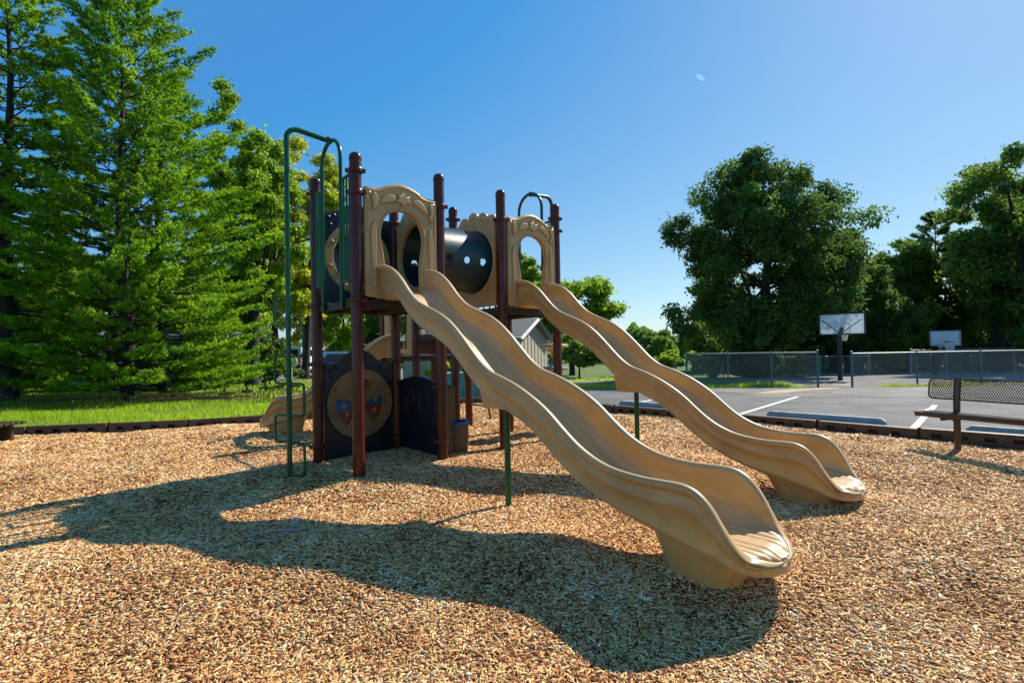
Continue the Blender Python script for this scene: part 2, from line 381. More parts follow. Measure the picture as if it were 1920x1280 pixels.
def axis(lo, hi, step, far): return np.concatenate([-np.array(far[::-1]), np.arange(lo, hi + step / 2, step), np.array(far)])
def ground_z(X, Y):
    P = np.stack([X.ravel(), Y.ravel()], 1); ins = inside(P, BED).reshape(X.shape)
    return np.where(ins, -0.5, fz(X, Y)) 
xs = axis(-30, 30, 0.5, [40, 60, 100, 180, 400, 1200]); ys = np.concatenate([[-300, -60, -20], np.arange(-6, 60, 0.5), [80, 120, 200, 400, 1500]])
V, Fc = grid_mesh(xs, ys, lambda X, Y: fz(X, Y) - 0.0)
ctr = V[Fc].mean(1); keep = ~inside(V[Fc].reshape(-1, 3), BED).reshape(-1, 4).all(1)
# lower the lawn sheet where it runs under the chip bed
insv = inside(V, BED); V[insv, 2] -= 0.45
g = np_mesh('ground', V, Fc, M['soil']); tag(g, kind='structure')
V, Fc = grid_mesh(np.arange(-14, 12.01, 0.1), np.arange(-3, 13.2, 0.1), lambda X, Y: gz(X, Y) - 0.012)
ctr = V[Fc].mean(1); Fc = Fc[inside(ctr, [(x * 1.0, y) for x, y in BED])]
g = np_mesh('wood_chip_bed', V, Fc, M['chipbase'], smooth=True); tag(g, kind='structure')

# chips: many small slivers of wood lying on the bed
def make_chips():
    out = []
    zones = [(1.7, 3.0, 11500, .74), (3.0, 4.5, 8500, .84), (4.5, 7.0, 4600, 1.02), (7.0, 9.5, 2200, 1.4), (9.5, 13, 1300, 1.65)]
    for y0, y1, dens, sc in zones:
        hw = y1 * 1.32 + 0.9; n = int((y1 - y0) * 2 * hw * dens)
        P = np.stack([RNG.uniform(-hw, hw, n), RNG.uniform(y0, y1, n)], 1)
        P = P[np.abs(P[:, 0]) < P[:, 1] * 1.28 + 0.9]
        P = P[(np.abs(P[:, 0]) < P[:, 1] * 1.06 + 0.3) | (RNG.random(len(P)) < .6)]
        P = P[inside(P, BED)]
        out.append(np.column_stack([P, np.full(len(P), sc)]))
    P = np.concatenate(out); n = len(P); sc = P[:, 2]
    Ln = (0.009 + 0.036 * RNG.beta(1.3, 3.4, n)) * sc; Wd = (0.0035 + 0.0055 * RNG.beta(1.5, 2.5, n)) * sc; Th = (0.0012 + 0.002 * RNG.random(n)) * sc
    big = RNG.random(n) < 0.04; Ln[big] *= 1.7; Wd[big] *= 1.5
    yaw = RNG.uniform(0, 2 * np.pi, n) ; pit = RNG.normal(0, 0.20, n); rol = RNG.normal(0, 0.30, n)
    cy, sy, cp, sp, cr, sr = np.cos(yaw), np.sin(yaw), np.cos(pit), np.sin(pit), np.cos(rol), np.sin(rol)
    ax = np.stack([cy * cp, sy * cp, sp], 1)
    ay = np.stack([-sy * cr + cy * sp * sr * -1, cy * cr - sy * sp * sr, cp * sr], 1)
    az = np.cross(ax, ay)
    z = gz(P[:, 0], P[:, 1]) + 0.001 + RNG.random(n) ** 1.2 * 0.013
    C = np.column_stack([P[:, 0], P[:, 1], z])
    tl = RNG.uniform(0.35, 1.0, n); tr_ = RNG.uniform(0.35, 1.0, n); sk = RNG.uniform(-0.3, 0.3, n)
    Vs = []
    for (a, b, c) in [(-1, -1, -1), (1, -1, -1), (1, 1, -1), (-1, 1, -1), (-1, -1, 1), (1, -1, 1), (1, 1, 1), (-1, 1, 1)]:
        wf = np.where(a < 0, tl, tr_)
        Vs.append(C + ax * (Ln * (a + sk * b * 0.4))[:, None] + ay * (Wd * b * wf)[:, None] + az * (Th * c)[:, None])
    V = np.stack(Vs, 1).reshape(-1, 3)
    base = (np.arange(n) * 8)[:, None, None]
    Q = np.array([[4, 5, 6, 7], [0, 1, 5, 4], [1, 2, 6, 5], [2, 3, 7, 6], [3, 0, 4, 7]])[None]
    return V, (base + Q).reshape(-1, 4)
V, Fc = make_chips()
g = np_mesh('wood_chips', V, Fc, M['chips']); tag(g, 'loose tan and reddish wood chips covering the playground floor', 'wood chips', kind='stuff')

def asphalt_mat(name, base, lo, crack=True):
    m = bpy.data.materials.new(name); m.use_nodes = True; n = m.node_tree.nodes; L = m.node_tree.links
    b = n['Principled BSDF']; b.inputs['Roughness'].default_value = 0.85
    tc = n.new('ShaderNodeTexCoord'); t = n.new('ShaderNodeTexNoise'); t.inputs['Scale'].default_value = 70; t.inputs['Detail'].default_value = 5; t.inputs['Roughness'].default_value = 0.8
    t2 = n.new('ShaderNodeTexNoise'); t2.inputs['Scale'].default_value = 0.8; t2.inputs['Detail'].default_value = 5
    L.new(tc.outputs['Object'], t.inputs[0]); L.new(tc.outputs['Object'], t2.inputs[0])
    cr = n.new('ShaderNodeValToRGB'); e = cr.color_ramp.elements; e[0].position = 0.35; e[0].color = (*lo, 1); e[1].position = 0.65; e[1].color = (*base, 1)
    cr2 = n.new('ShaderNodeValToRGB'); e = cr2.color_ramp.elements; e[0].position = 0.35; e[0].color = (0.55, 0.55, 0.57, 1); e[1].position = 0.65; e[1].color = (1.1, 1.1, 1.08, 1)
    mx = n.new('ShaderNodeMix'); mx.data_type = 'RGBA'; mx.blend_type = 'MULTIPLY'; mx.inputs[0].default_value = 1
    L.new(t.outputs[0], cr.inputs[0]); L.new(t2.outputs[0], cr2.inputs[0]); L.new(cr.outputs[0], mx.inputs[6]); L.new(cr2.outputs[0], mx.inputs[7])
    # thin cracks
    vo = n.new('ShaderNodeTexVoronoi'); vo.feature = 'DISTANCE_TO_EDGE'; vo.inputs['Scale'].default_value = 0.45
    wn = n.new('ShaderNodeTexNoise'); wn.inputs['Scale'].default_value = 2.0; L.new(tc.outputs['Object'], wn.inputs[0])
    va = n.new('ShaderNodeVectorMath'); va.operation = 'MULTIPLY_ADD'; va.inputs[1].default_value = (0.8, 0.8, 0.8)
    L.new(wn.outputs['Color'], va.inputs[0]); L.new(tc.outputs['Object'], va.inputs[2]); L.new(va.outputs[0], vo.inputs[0])
    gt = n.new('ShaderNodeMath'); gt.operation = 'LESS_THAN'; gt.inputs[1].default_value = 0.006; L.new(vo.outputs[0], gt.inputs[0])
    mx2 = n.new('ShaderNodeMix'); mx2.data_type = 'RGBA'; L.new(gt.outputs[0], mx2.inputs[0]); L.new(mx.outputs[2], mx2.inputs[6]); mx2.inputs[7].default_value = (0.03, 0.03, 0.028, 1)
    L.new(mx2.outputs[2], b.inputs['Base Color'])
    bp = n.new('ShaderNodeBump'); bp.inputs['Strength'].default_value = 0.6; bp.inputs['Distance'].default_value = 0.01
    L.new(t.outputs[0], bp.inputs['Height']); L.new(bp.outputs[0], b.inputs['Normal'])
    return m
M['asphalt'] = asphalt_mat('asphalt', (0.16, 0.16, 0.155), (0.078, 0.078, 0.078))
M['asphalt_old'] = asphalt_mat('old_asphalt', (0.23, 0.215, 0.195), (0.13, 0.12, 0.11))
M['dirt'] = mat('pale_dirt', (0.48, 0.36, 0.22), 0.95, noise=(10, 0.3), bump=(30, 0.6, 0.02))
def sheet(name, poly, m, dz):
    bm = bmesh.new(); vs = [bm.verts.new((x, y, 0)) for x, y in poly]; bm.faces.new(vs)
    for yy in np.arange(10, 40, 1.0):
        bmesh.ops.bisect_plane(bm, geom=bm.verts[:] + bm.edges[:] + bm.faces[:], plane_co=(0, yy, 0), plane_no=(0, 1, 0))
    for xx in (-12, -8, -4, -3, -2, -1, 0, 1, 2, 3):
        bmesh.ops.bisect_plane(bm, geom=bm.verts[:] + bm.edges[:] + bm.faces[:], plane_co=(xx, 0, 0), plane_no=(1, 0, 0))
    bmesh.ops.triangulate(bm, faces=bm.faces)
    for v in bm.verts: v.co.z = float(fz(v.co.x, v.co.y)) + dz
    me = bpy.data.meshes.new(name); bm.to_mesh(me); bm.free()
    for p in me.polygons:
        if p.normal.z < 0: p.flip()
    o = link_mesh(name, me, m); return tag(o, kind='structure')
sheet('parking_lot', [(0.9, 12.9), (2.05, 10.87), (6.45, 6.35), (9.62, 3.1), (14, -1.4), (45, -1.4), (45, 16.4), (14.4, 16.9), (11.6, 17.6), (10.0, 17.4), (6, 18.4), (2.3, 18.9), (1.0, 17)], M['asphalt'], 0.012)
sheet('worn_asphalt', [(6.2, 13.3), (14, 11.2), (45, 9.0), (45, 16.3), (14.4, 16.8), (11.6, 17.5), (10, 17.3), (6.1, 18.2)], M['asphalt_old'], 0.017)
sheet('basketball_court', [(9.5, 18.6), (11.6, 17.6), (14.4, 16.9), (45, 16.4), (45, 30), (11, 30)], M['asphalt_old'], 0.008)
sheet('dirt_strip', [(6.4, 13.9), (7.3, 14.0), (10.9, 16.9), (10.3, 17.2), (8.2, 15.9)], M['dirt'], 0.024)
sheet('gravel_path', [(-2, 24), (5.5, 22.6), (8, 24.2), (3, 26), (-2, 27)], M['asphalt_old'], 0.010)
sheet('driveway', [(-14, 27), (-8, 25), (-5, 27), (-6, 45), (-16, 45)], M['asphalt_old'], 0.010)
def line(p, q, wd):
    p = Vector((*p, 0)); q = Vector((*q, 0)); d = (q - p).normalized(); nn = Vector((-d.y, d.x, 0)) * wd / 2
    sheet('parking_line', [(p - nn)[:2], (q - nn)[:2], (q + nn)[:2], (p + nn)[:2]], M['white'], 0.021)
ROW = Vector((math.cos(.742), math.sin(.742), 0)); PRP = Vector((-math.sin(.742), math.cos(.742), 0))
line((3.75, 9.25), (7.1, 13.0), 0.10)
line((5.60, 7.40), (8.65, 10.7), 0.10)
line((1.95, 11.15), (5.0, 14.6), 0.10)
line((7.4, 5.6), (10.4, 8.9), 0.10)

# distant wooded hills
def hill(name, y, x0, x1, h, seed, m):
    rs = random.Random(seed); xs = np.linspace(x0, x1, 90); V = []
    ph = [rs.uniform(0, 6) for _ in range(4)]
    for x in xs:
        hh = h * (1 + 0.18 * math.sin(x / 60 + ph[0]) + 0.10 * math.sin(x / 23 + ph[1]) + 0.05 * math.sin(x / 7 + ph[2]))
        V += [(x, y, -2), (x, y + 30, hh * 0.8), (x, y + 70, hh), (x, y + 140, -2)]
    Fs = [(4 * i + j, 4 * (i + 1) + j, 4 * (i + 1) + j + 1, 4 * i + j + 1) for i in range(89) for j in range(3)]
    o = np_mesh(name, V, Fs, m, smooth=True); tag(o, kind='structure')
M['hill'] = mat('wooded_hill', (0.055, 0.13, 0.07), 1.0, noise=(0.2, 0.5), bump=(0.5, 1.0, 2.0))
hill('hills', 420, -300, 500, 13.5, 3, M['hill'])

# ---------------------------------------------------------------- play structure
D = 1.069; G = 0.987; HT = 3.44; DK = 1.883
P1 = Vector((-1.6385, 5.518, 0)); OUT = -PRP
def gp(i, j):
    """post position: i along the row (0,1,2,3), j backwards"""
    xs_ = [0, D, D + G, 2 * D + G]; return P1 + ROW * xs_[i] + PRP * (D * j)
PS = thing('play_structure', (-0.6, 7.2, 0), 'large brown and tan playground climbing structure with two long wave slides and a tunnel', 'play structure')

def post(p, h, collars=(), bottom=-0.3, r=0.0635):
    b = MB(); pr = [(r, bottom), (r, h - 0.05)] + [(r * math.cos(R(a)), h - 0.05 + 0.05 * math.sin(R(a))) for a in (15, 30, 45, 60, 75, 90)]
    pr[-1] = (0.0001, h); b.lathe((p.x, p.y, 0), pr, 28)
    o = b.build('post', M['maroon'], PS, smooth=True)
    c = MB(); c.lathe((p.x, p.y, 0), [(r + .001, h - 0.085), (r + .004, h - 0.083), (r + .004, h - 0.062), (r + .001, h - 0.06)], 28)
    c.build('post_cap', M['maroon'], o, smooth=True)
    for z in collars:
        c = MB(); c.lathe((p.x, p.y, z), [(r + .001, -.028), (r + .010, -.026), (r + .016, -.012), (r + .016, .012), (r + .010, .026), (r + .001, .028)], 28)
        for a in (0.2, 0.2 + math.pi):
            c.box((p.x + (r + .018) * math.cos(a), p.y + (r + .018) * math.sin(a), z), (0.05, 0.025, 0.045), rz=a, bev=0.006)
        cl = c.build('clamp', M['maroon'], o, smooth=True)
    return o
for (i, j, h, cs) in [(0, 0, HT, (1.86, 3.01, 3.24)), (0, 1, HT, (1.86, 1.17, 0.18, 3.01, 3.24)), (1, 0, HT, (1.86, 3.04, .87, .22)), (1, 1, HT, (1.86, 3.04, 1.17, .9, .22)),
                      (2, 0, HT, (1.86, 3.04)), (2, 1, HT, (1.86, 3.1, 3.25)), (3, 0, HT, (1.86, 3.04, 3.22)), (3, 1, HT, (1.86, 3.04)),
                      (2, 2, 2.75, (1.2, 2.4)), (3, 2, 2.75, (1.55, 2.4)), (2, 3, 2.75, (1.2, 2.4)), (3, 3, 2.75, (1.2, 2.4))]:
    p = gp(i, j); post(p, h, cs)

def deck(i, j, z, name='deck', i2=None):
    a, b_, c, d_ = gp(i, j), gp(i + 1, j), gp(i + 1, j + 1), gp(i, j + 1); ctr = (a + c) / 2
    b = MB(); ang = .742
    b.box((ctr.x, ctr.y, z - .014), (D - .06, D - .06, .022), rz=ang, bev=.004)
    o = b.build(name, M['deck'], PS)
    f = MB()
    for (u, v, e) in ((0, -1, 0), (0, 1, 0), (-1, 0, 1), (1, 0, 1)):
        q = ctr + ROW * u * (D / 2 - .01) + PRP * v * (D / 2 - .01)
        f.box((q.x, q.y, z - .05), (D - .15, .03, .085), rz=ang + e * math.pi / 2, bev=.004)
    for k in (-.25, .25):
        q = ctr + ROW * k; f.box((q.x, q.y, z - .06), (.05, D - .1, .06), rz=ang)
    f.build('deck_frame', M['deck'], o)
    return o
deck(0, 0, DK); deck(2, 0, DK); deck(2, 1, 1.58); deck(2, 2, 1.24)
# riser panel below the far deck
b = MB(); q = (gp(2, 1) + gp(3, 1)) / 2; b.box((q.x, q.y, 1.70), (D - .14, .03, .26), rz=.742, bev=.005); b.build('riser_panel', M['maroon'], PS)
b = MB(); q = (gp(2, 2) + gp(3, 2)) / 2; b.box((q.x, q.y, 1.37), (D - .14, .03, .22), rz=.742, bev=.005); b.build('riser_panel', M['maroon'], PS)

def put_panel(me, name, org, u, off, m, parent=PS):
    T = plane_matrix(org, u) @ Matrix.Translation((0, 0, off)); me.transform(T); me.update()
    return link_mesh(name, me, m, parent)
def relief(prims, name, org, u, off, th, m, parent, bev=.004):
    objs = []
    for pl in prims:
        me = panel_mesh(name, pl, [], th, bev); objs.append(put_panel(me, name, org, u, off, m, parent))
    return objs
def join_meshes(mes):
    bm = bmesh.new()
    for me in mes: bm.from_mesh(me)
    out = bpy.data.meshes.new('j'); bm.to_mesh(out); bm.free(); return out
def tube_on_plane(pts2, r, org, u, off, n=8, closed=False):
    T = plane_matrix(org, u); return [T @ Vector((x, y, off)) for x, y in pts2]

def arch_panel(i, j):
    org = gp(i, j); z0 = 1.90
    top = spline([(.20, 3.085), (.27, 3.105), (.38, 3.155), (.535, 3.185), (.69, 3.155), (.80, 3.105), (.87, 3.085)], 5)
    out = [(.09, z0), (.975, z0), (.995, z0 + .02), (.995, 3.06), (.985, 3.082), (.96, 3.09)] + top[::-1] + [(.11, 3.09), (.085, 3.082), (.075, 3.06), (.075, z0 + .02)]
    hole = spline([(.285, 1.99), (.285, 2.15), (.285, 2.30), (.262, 2.45), (.245, 2.60), (.29, 2.76), (.39, 2.86), (.535, 2.895), (.68, 2.86), (.78, 2.76), (.825, 2.60), (.808, 2.45), (.785, 2.30), (.785, 2.15), (.785, 1.99)], 6)
    th = .055; off = .028
    me = panel_mesh('arch', out, [hole], th, .01)
    o = put_panel(me, 'arch_panel', org, ROW, off, M['tan_panel'])
    f = off + th / 2
    # raised band round the opening, raised border, and leaf shapes standing out of the head of the arch
    b = MB(); b.tube(tube_on_plane(hole, .014, org, ROW, f), .014, 8); b.tube(tube_on_plane(hole, .014, org, ROW, off - th / 2), .014, 8)
    merge(o, b.build('opening_rim', M['tan_panel'], o, smooth=True))
    head = spline([(.105, 2.60), (.105, 3.055)], 2) + spline([(.21, 3.055), (.28, 3.075), (.38, 3.125), (.535, 3.155), (.69, 3.125), (.79, 3.075), (.86, 3.055)], 5) + [(.965, 3.055), (.965, 2.60)]
    b = MB(); b.tube(fillet([(*p, 0) for p in head], .02) and tube_on_plane([(p[0], p[1]) for p in fillet([(*p, 0) for p in head], .015, 3)], .012, org, ROW, f), .012, 8)
    merge(o, b.build('panel_border', M['tan_panel'], o, smooth=True))
    leaves = [spline([(.25, 2.93), (.31, 3.01), (.40, 3.035), (.44, 2.99), (.37, 2.955)], 5, True),
              [(.47, 3.06), (.50, 3.035), (.535, 3.085), (.57, 3.035), (.62, 3.06), (.60, 3.01), (.65, 2.99), (.58, 2.975), (.535, 2.935), (.50, 2.975), (.43, 2.97), (.475, 3.01)],
              spline([(.66, 3.00), (.72, 3.035), (.80, 2.99), (.85, 2.90), (.77, 2.935)], 5, True),
              [(.145, 2.98), (.19, 3.03), (.225, 2.96), (.20, 2.90), (.16, 2.84), (.165, 2.92)],
              [(.88, 2.98), (.915, 3.03), (.935, 2.90), (.905, 2.80), (.87, 2.86), (.90, 2.91)]]
    mes = []
    for k, l in enumerate(leaves): mes.append(panel_mesh('l', l, [], .036, .006))
    merge(o, put_panel(join_meshes(mes), 'leaf_relief', org, ROW, f + .012, M['tan_panel'], o))
    blades = [spline([(.885, 2.72), (.93, 2.60), (.925, 2.35), (.905, 2.02), (.87, 2.02), (.875, 2.35), (.865, 2.55)], 4, True),
              spline([(.185, 2.72), (.14, 2.60), (.145, 2.35), (.165, 2.02), (.20, 2.02), (.195, 2.35), (.205, 2.55)], 4, True)]
    merge(o, put_panel(join_meshes([panel_mesh('l', l, [], .028, .006) for l in blades]), 'side_relief', org, ROW, f + .006, M['tan_panel'], o))
    b = MB(); T = plane_matrix(org, ROW)
    for (x, y) in ((.13, 3.02), (.94, 3.02), (.13, 2.0), (.94, 2.0)):
        b.lathe(T @ Vector((x, y, f + .004)), [(.016, 0), (.016, .006), (.009, .012), (.0001, .013)], 12, M4=T.to_3x3().to_4x4())
    build_each(b, 'bolt', M['steel'], o, smooth=True)
    b = MB()
    for (x0, x1) in ((0, .1), (D, D - .1)):
        for y in (3.03, 1.96): b.tube([T @ Vector((x0, y, .0)), T @ Vector((x1, y, .02))], .016, 8)
    build_each(b, 'bracket', M['maroon'], o, smooth=True)
    return o
arch_panel(0, 0); arch_panel(2, 0)

# ---- wave slides
def smooth_profile(pts, s, k=.05):
    a = np.array(pts); fine = np.linspace(a[0, 0] - .3, a[-1, 0] + .3, 1600); v = np.interp(fine, a[:, 0], a[:, 1])
    h = fine[1] - fine[0]; kk = np.exp(-0.5 * (np.arange(-60, 61) * h / k) ** 2); kk /= kk.sum()
    # a line keeps its slope past the ends
    v2 = np.convolve(np.pad(v, 60, mode='reflect', reflect_type='odd'), kk, 'valid'); return np.interp(s, fine, v2)
ZR = [(.06, 2.235), (.2, 2.225), (.35, 2.175), (.45, 2.11), (.55, 2.03), (.67, 1.905), (.82, 1.79), (1.0, 1.72), (1.2, 1.65), (1.35, 1.57), (1.5, 1.455), (1.65, 1.32), (1.77, 1.21), (1.9, 1.125), (2.1, 1.07), (2.27, 1.005), (2.42, .93), (2.56, .845), (2.68, .745), (2.82, .64), (2.93, .58), (3.07, .53), (3.2, .51), (3.35, .50), (3.5, .505), (3.62, .51), (3.7, .49), (3.77, .44), (3.83, .345), (3.87, .26), (3.91, .19), (3.96, .145), (4.02, .12), (4.1, .105)]
ZU = [(.06, 1.87), (.36, 1.868), (.44, 1.83), (.59, 1.67), (.84, 1.51), (1.11, 1.40), (1.3, 1.30), (1.46, 1.17), (1.62, 1.03), (1.75, .93), (1.88, .87), (2.13, .77), (2.28, .71), (2.41, .63), (2.47, .58), (2.64, .45), (2.81, .35), (3.0, .27), (3.17, .22), (3.4, .165), (3.7, .105), (3.85, .075), (4.0, .055), (4.1, .052), (4.16, .070)]
def wave_slide(org, out, zr_p, zu_p, length, hw=.30, ends=(3.88,), name='wave_slide', bedlift=.06, ribs=True, rib_s=3.66, lipz=.170):
    """org: middle of the entry on the ground plan; out: direction of travel"""
    out = Vector(out).normalized(); lat = Vector((-out.y, out.x, 0))
    s = np.concatenate([np.linspace(.05, length - .30, 190), length - .295 + .295 * np.sin(np.linspace(0, np.pi / 2, 50))[1:]])
    zr = smooth_profile(zr_p, s); zu = smooth_profile(zu_p, s); e = length - .28
    zb = zu + bedlift
    flat = sstep(length - .55, length - .30, s); zb = zb * (1 - flat) + flat * (lipz - .035 * sstep(length - .12, length, s) ** 2)
    zu = np.minimum(zu, zb - .03)
    q = np.clip((s - e) / (length - e), 0, 1); wf = np.sqrt(np.clip(1 - q ** 2.4, 0.0004, 1)) * (1 + .02 * sstep(length - .7, length - .35, s))
    zr = np.maximum(zr, zb - .018 * sstep(0.2, .8, q))
    NB = 150
    rings = []
    for k in range(len(s)):
        H = zr[k] - zb[k]; f = min(1.0, max(H, 0.0) / .24); rl = .25 + .75 * min(1.0, max(H, 0) / .05); L_ = hw * wf[k]; os_ = min(1.0, L_ / .16); r_ = zr[k]; u = zu[k]; bd = zb[k]
        tt = r_ - u; g1 = min(.145, tt * .42); g2 = min(.06, tt * .18)
        left = [(-.55 * L_, u), (-.76 * L_, u + .004), (-.88 * L_, u + .016 * f + .004), (-.945 * L_, u + g2 * .65), (-.965 * L_, u + g2), (-.945 * L_, u + g2 * 1.25),
                (-.950 * L_, (u + g2 * 1.6 + r_ - g1 - .02) / 2), (-.962 * L_, r_ - g1 - .016 * f), (-1.012 * L_, r_ - g1 + .004 * f), (-1.03 * L_, r_ - g1 + .016 * f), (-1.012 * L_, r_ - g1 + .03 * f), (-.985 * L_, r_ - .066 * f), (-.972 * L_, r_ - .048 * f - .002),
                (-1.0 * L_ - .010 * os_, r_ - .040 * f - .001), (-1.0 * L_ - .024 * os_, r_ - .026 * f - .008 * (1 - rl)), (-1.0 * L_ - .024 * os_, r_ - .008 * f - .004 * (1 - rl)), (-1.0 * L_ - .012 * os_, r_ + .008 * rl), (-1.0 * L_ + .006 * os_, r_ + .012 * rl), (-1.0 * L_ + .024 * os_, r_ + .004 + .008 * (1 - rl)), (-1.0 * L_ + .034 * os_, r_ - .014 * f + .010 * (1 - rl))]
        # inner wall and bed: superellipse trough
        a = L_ - .036 * os_; inner = []
        ph = np.linspace(np.pi, 2 * np.pi, NB); ex = 2 / 3.6
        c, sn = np.cos(ph), np.sin(ph)
        X = a * np.sign(c) * np.abs(c) ** ex; Z = bd + (r_ - .022 * f - bd) * (1 - np.abs(sn) ** ex)
        if ribs:
            am = sstep(rib_s, rib_s + .012, s[k])
            if am > 0:
                rw_ = .86 + .13 * q[k]; flatm = np.clip(1 - (np.abs(X) / (a * rw_)) ** 10, 0, 1) if a > .02 else 0 * X
                Z = Z + am * flatm * (.014 * np.abs(np.sin(np.pi * X / (hw * 1.66) * 8)) ** .5 - .003)
        inner = list(zip(X, Z))
        right = [(-x, z) for x, z in left[::-1]]
        bot = [(0, u)]
        ring = bot + left + inner + right
        rings.append([(org + out * float(s[k]) + lat * (-x)) * 1.0 + Vector((0, 0, float(z))) for x, z in ring])
    n = len(rings[0]); V = [p[:] for r_ in rings for p in r_]; Fs = []
    for i in range(len(rings) - 1):
        for k in range(n): Fs.append((i * n + k, (i + 1) * n + k, (i + 1) * n + (k + 1) % n, i * n + (k + 1) % n))
    me = bpy.data.meshes.new(name); me.from_pydata(V, [], Fs + [tuple(range(n))[::-1], tuple((len(rings) - 1) * n + k for k in range(n))])
    bm = bmesh.new(); bm.from_mesh(me); bmesh.ops.remove_doubles(bm, verts=bm.verts, dist=1e-5); bmesh.ops.recalc_face_normals(bm, faces=bm.faces)
    for f_ in bm.faces: f_.smooth = len(f_.verts) < 6
    bm.to_mesh(me); bm.free()
    return link_mesh(name, me, M['tan'], PS), out, lat
def slide_extras(o, org, out, lat, foot_s, zu_p, foot_bot, leg_s=None, leg_top=.80):
    def P(s, t, z): return org + out * s + lat * t + Vector((0, 0, z))
    s0t, s1t, s0b, s1b = foot_s
    V = []; N = 40; LV = 9
    for k in range(LV):
        f = k / (LV - 1); g_ = f ** .8; s0 = s0t + (s0b - s0t) * g_; s1 = s1t + (s1b - s1t) * g_; c = (s0 + s1) / 2; a = (s1 - s0) / 2; b_ = .235 - .045 * f
        for m_ in range(N):
            th = 2 * math.pi * m_ / N; cc, ss = math.cos(th), math.sin(th); ex = 2 / 3.2
            ps = c + a * math.copysign(abs(cc) ** ex, cc); zt_ = float(np.interp(ps, [p[0] for p in zu_p], [p[1] for p in zu_p])) + .02
            V.append(P(ps, b_ * math.copysign(abs(ss) ** ex, ss), zt_ + (foot_bot - zt_) * f))
    Fs = [(i * N + k, i * N + (k + 1) % N, (i + 1) * N + (k + 1) % N, (i + 1) * N + k) for i in range(LV - 1) for k in range(N)]
    MB().add(V, Fs).build('slide_foot', M['tan'], o, smooth=True)
    if leg_s:
        b = MB(); bs = [(leg_s - .22, .98), (leg_s + .42, .72), (leg_s + .16, leg_top), (leg_s - .17, leg_top)]; V = []
        for t in (-.13, .13):
            for (s_, z) in bs: V.append(P(s_, t, z))
        b.add(V, [(0, 1, 2, 3), (7, 6, 5, 4), (0, 4, 5, 1), (1, 5, 6, 2), (2, 6, 7, 3), (3, 7, 4, 0)]); b.build('support_bracket', M['tan'], o)
        p = P(leg_s, 0, 0); b = MB(); b.lathe((p.x, p.y, 0), [(.027, -.35), (.027, leg_top + .01)], 20); b.build('support_leg', M['green'], o, smooth=True)
    b = MB()
    for t in (-.31, .31):
        for z in (1.94, 2.14) if leg_s else (1.32, 1.46):
            q = P(.12, t * .97, z); T = plane_matrix((0, 0, 0), out * -1)
            b.lathe(q, [(.010, -.012), (.010, .006), (.0001, .010)], 10, M4=(T if t > 0 else Matrix.Rotation(math.pi, 4, 'Z') @ T))
    build_each(b, 'bolt', M['steel'], o, smooth=True)
for i in (0, 2):
    org = gp(i, 0) + ROW * (D / 2 - .009)
    fs = 1.0 if i == 0 else .967; fzz = 0.0 if i == 0 else -.05
    zr_ = [(a * fs, b + fzz * min(1, a / 3.5)) for a, b in ZR]; zu_ = [(a * fs, b + fzz * min(1, a / 3.5)) for a, b in ZU]
    o, u_, l_ = wave_slide(org, OUT, zr_, zu_, 4.06 * fs, rib_s=3.66 * fs, lipz=.170 + fzz)
    o['label'] = 'nearer long wave slide' if i == 0 else 'farther long wave slide'
    slide_extras(o, org, u_, l_, tuple(v * fs for v in (3.25, 3.90, 3.48, 3.78)), zu_, -.26, leg_s=1.77 * fs)
    # entry sill between the rails
    b = MB(); q = org + OUT * .0; b.box((q.x, q.y, 1.912), (.56, .12, .05), rz=.742, bev=.01); b.build('entry_sill', M['tan'], o)
ZR3 = [(.06, 1.60), (.2, 1.59), (.35, 1.53), (.5, 1.42), (.7, 1.22), (.85, 1.12), (1.0, 1.06), (1.15, .98), (1.3, .84), (1.45, .70), (1.55, .64), (1.7, .62), (1.85, .63), (1.95, .61), (2.0, .56), (2.04, .46), (2.07, .37), (2.10, .30), (2.15, .25)]
ZU3 = [(.06, 1.22), (.3, 1.215), (.4, 1.16), (.55, 1.0), (.75, .82), (.95, .70), (1.15, .60), (1.3, .48), (1.45, .36), (1.6, .31), (1.8, .26), (2.0, .20), (2.2, .17)]
org3 = (gp(2, 2) + gp(2, 3)) / 2; dir3 = Vector((-.93, -.37, 0))
o, u_, l_ = wave_slide(org3, dir3, ZR3, ZU3, 2.15, rib_s=1.85, bedlift=.06, lipz=.27)
o['label'] = 'short slide at the back, pointing left'
slide_extras(o, org3, u_, l_, (1.45, 2.05, 1.6, 1.95), ZU3, -.2)

def slide_wear(m):
    n = m.node_tree.nodes; L = m.node_tree.links; b = n['Principled BSDF']; src = b.inputs['Base Color'].links[0].from_socket
    tc = n.new('ShaderNodeTexCoord'); mp = n.new('ShaderNodeMapping'); mp.inputs['Rotation'].default_value = (0, 0, -math.atan2(OUT.y, OUT.x)); mp.vector_type = 'POINT'
    mp2 = n.new('ShaderNodeMapping'); mp2.inputs['Scale'].default_value = (1.2, 26, 1.5)
    t = n.new('ShaderNodeTexNoise'); t.inputs['Scale'].default_value = 1.6; t.inputs['Detail'].default_value = 7; t.inputs['Roughness'].default_value = .7
    L.new(tc.outputs['Object'], mp.inputs[0]); L.new(mp.outputs[0], mp2.inputs[0]); L.new(mp2.outputs[0], t.inputs[0])
    cr = n.new('ShaderNodeValToRGB'); e = cr.color_ramp.elements; e[0].position = .38; e[0].color = (.76, .74, .72, 1); e[1].position = .60; e[1].color = (1.03, 1.03, 1.04, 1)
    mx = n.new('ShaderNodeMix'); mx.data_type = 'RGBA'; mx.blend_type = 'MULTIPLY'; mx.inputs[0].default_value = 1
    L.new(t.outputs[0], cr.inputs[0]); L.new(src, mx.inputs[6]); L.new(cr.outputs[0], mx.inputs[7]); L.new(mx.outputs[2], b.inputs['Base Color'])
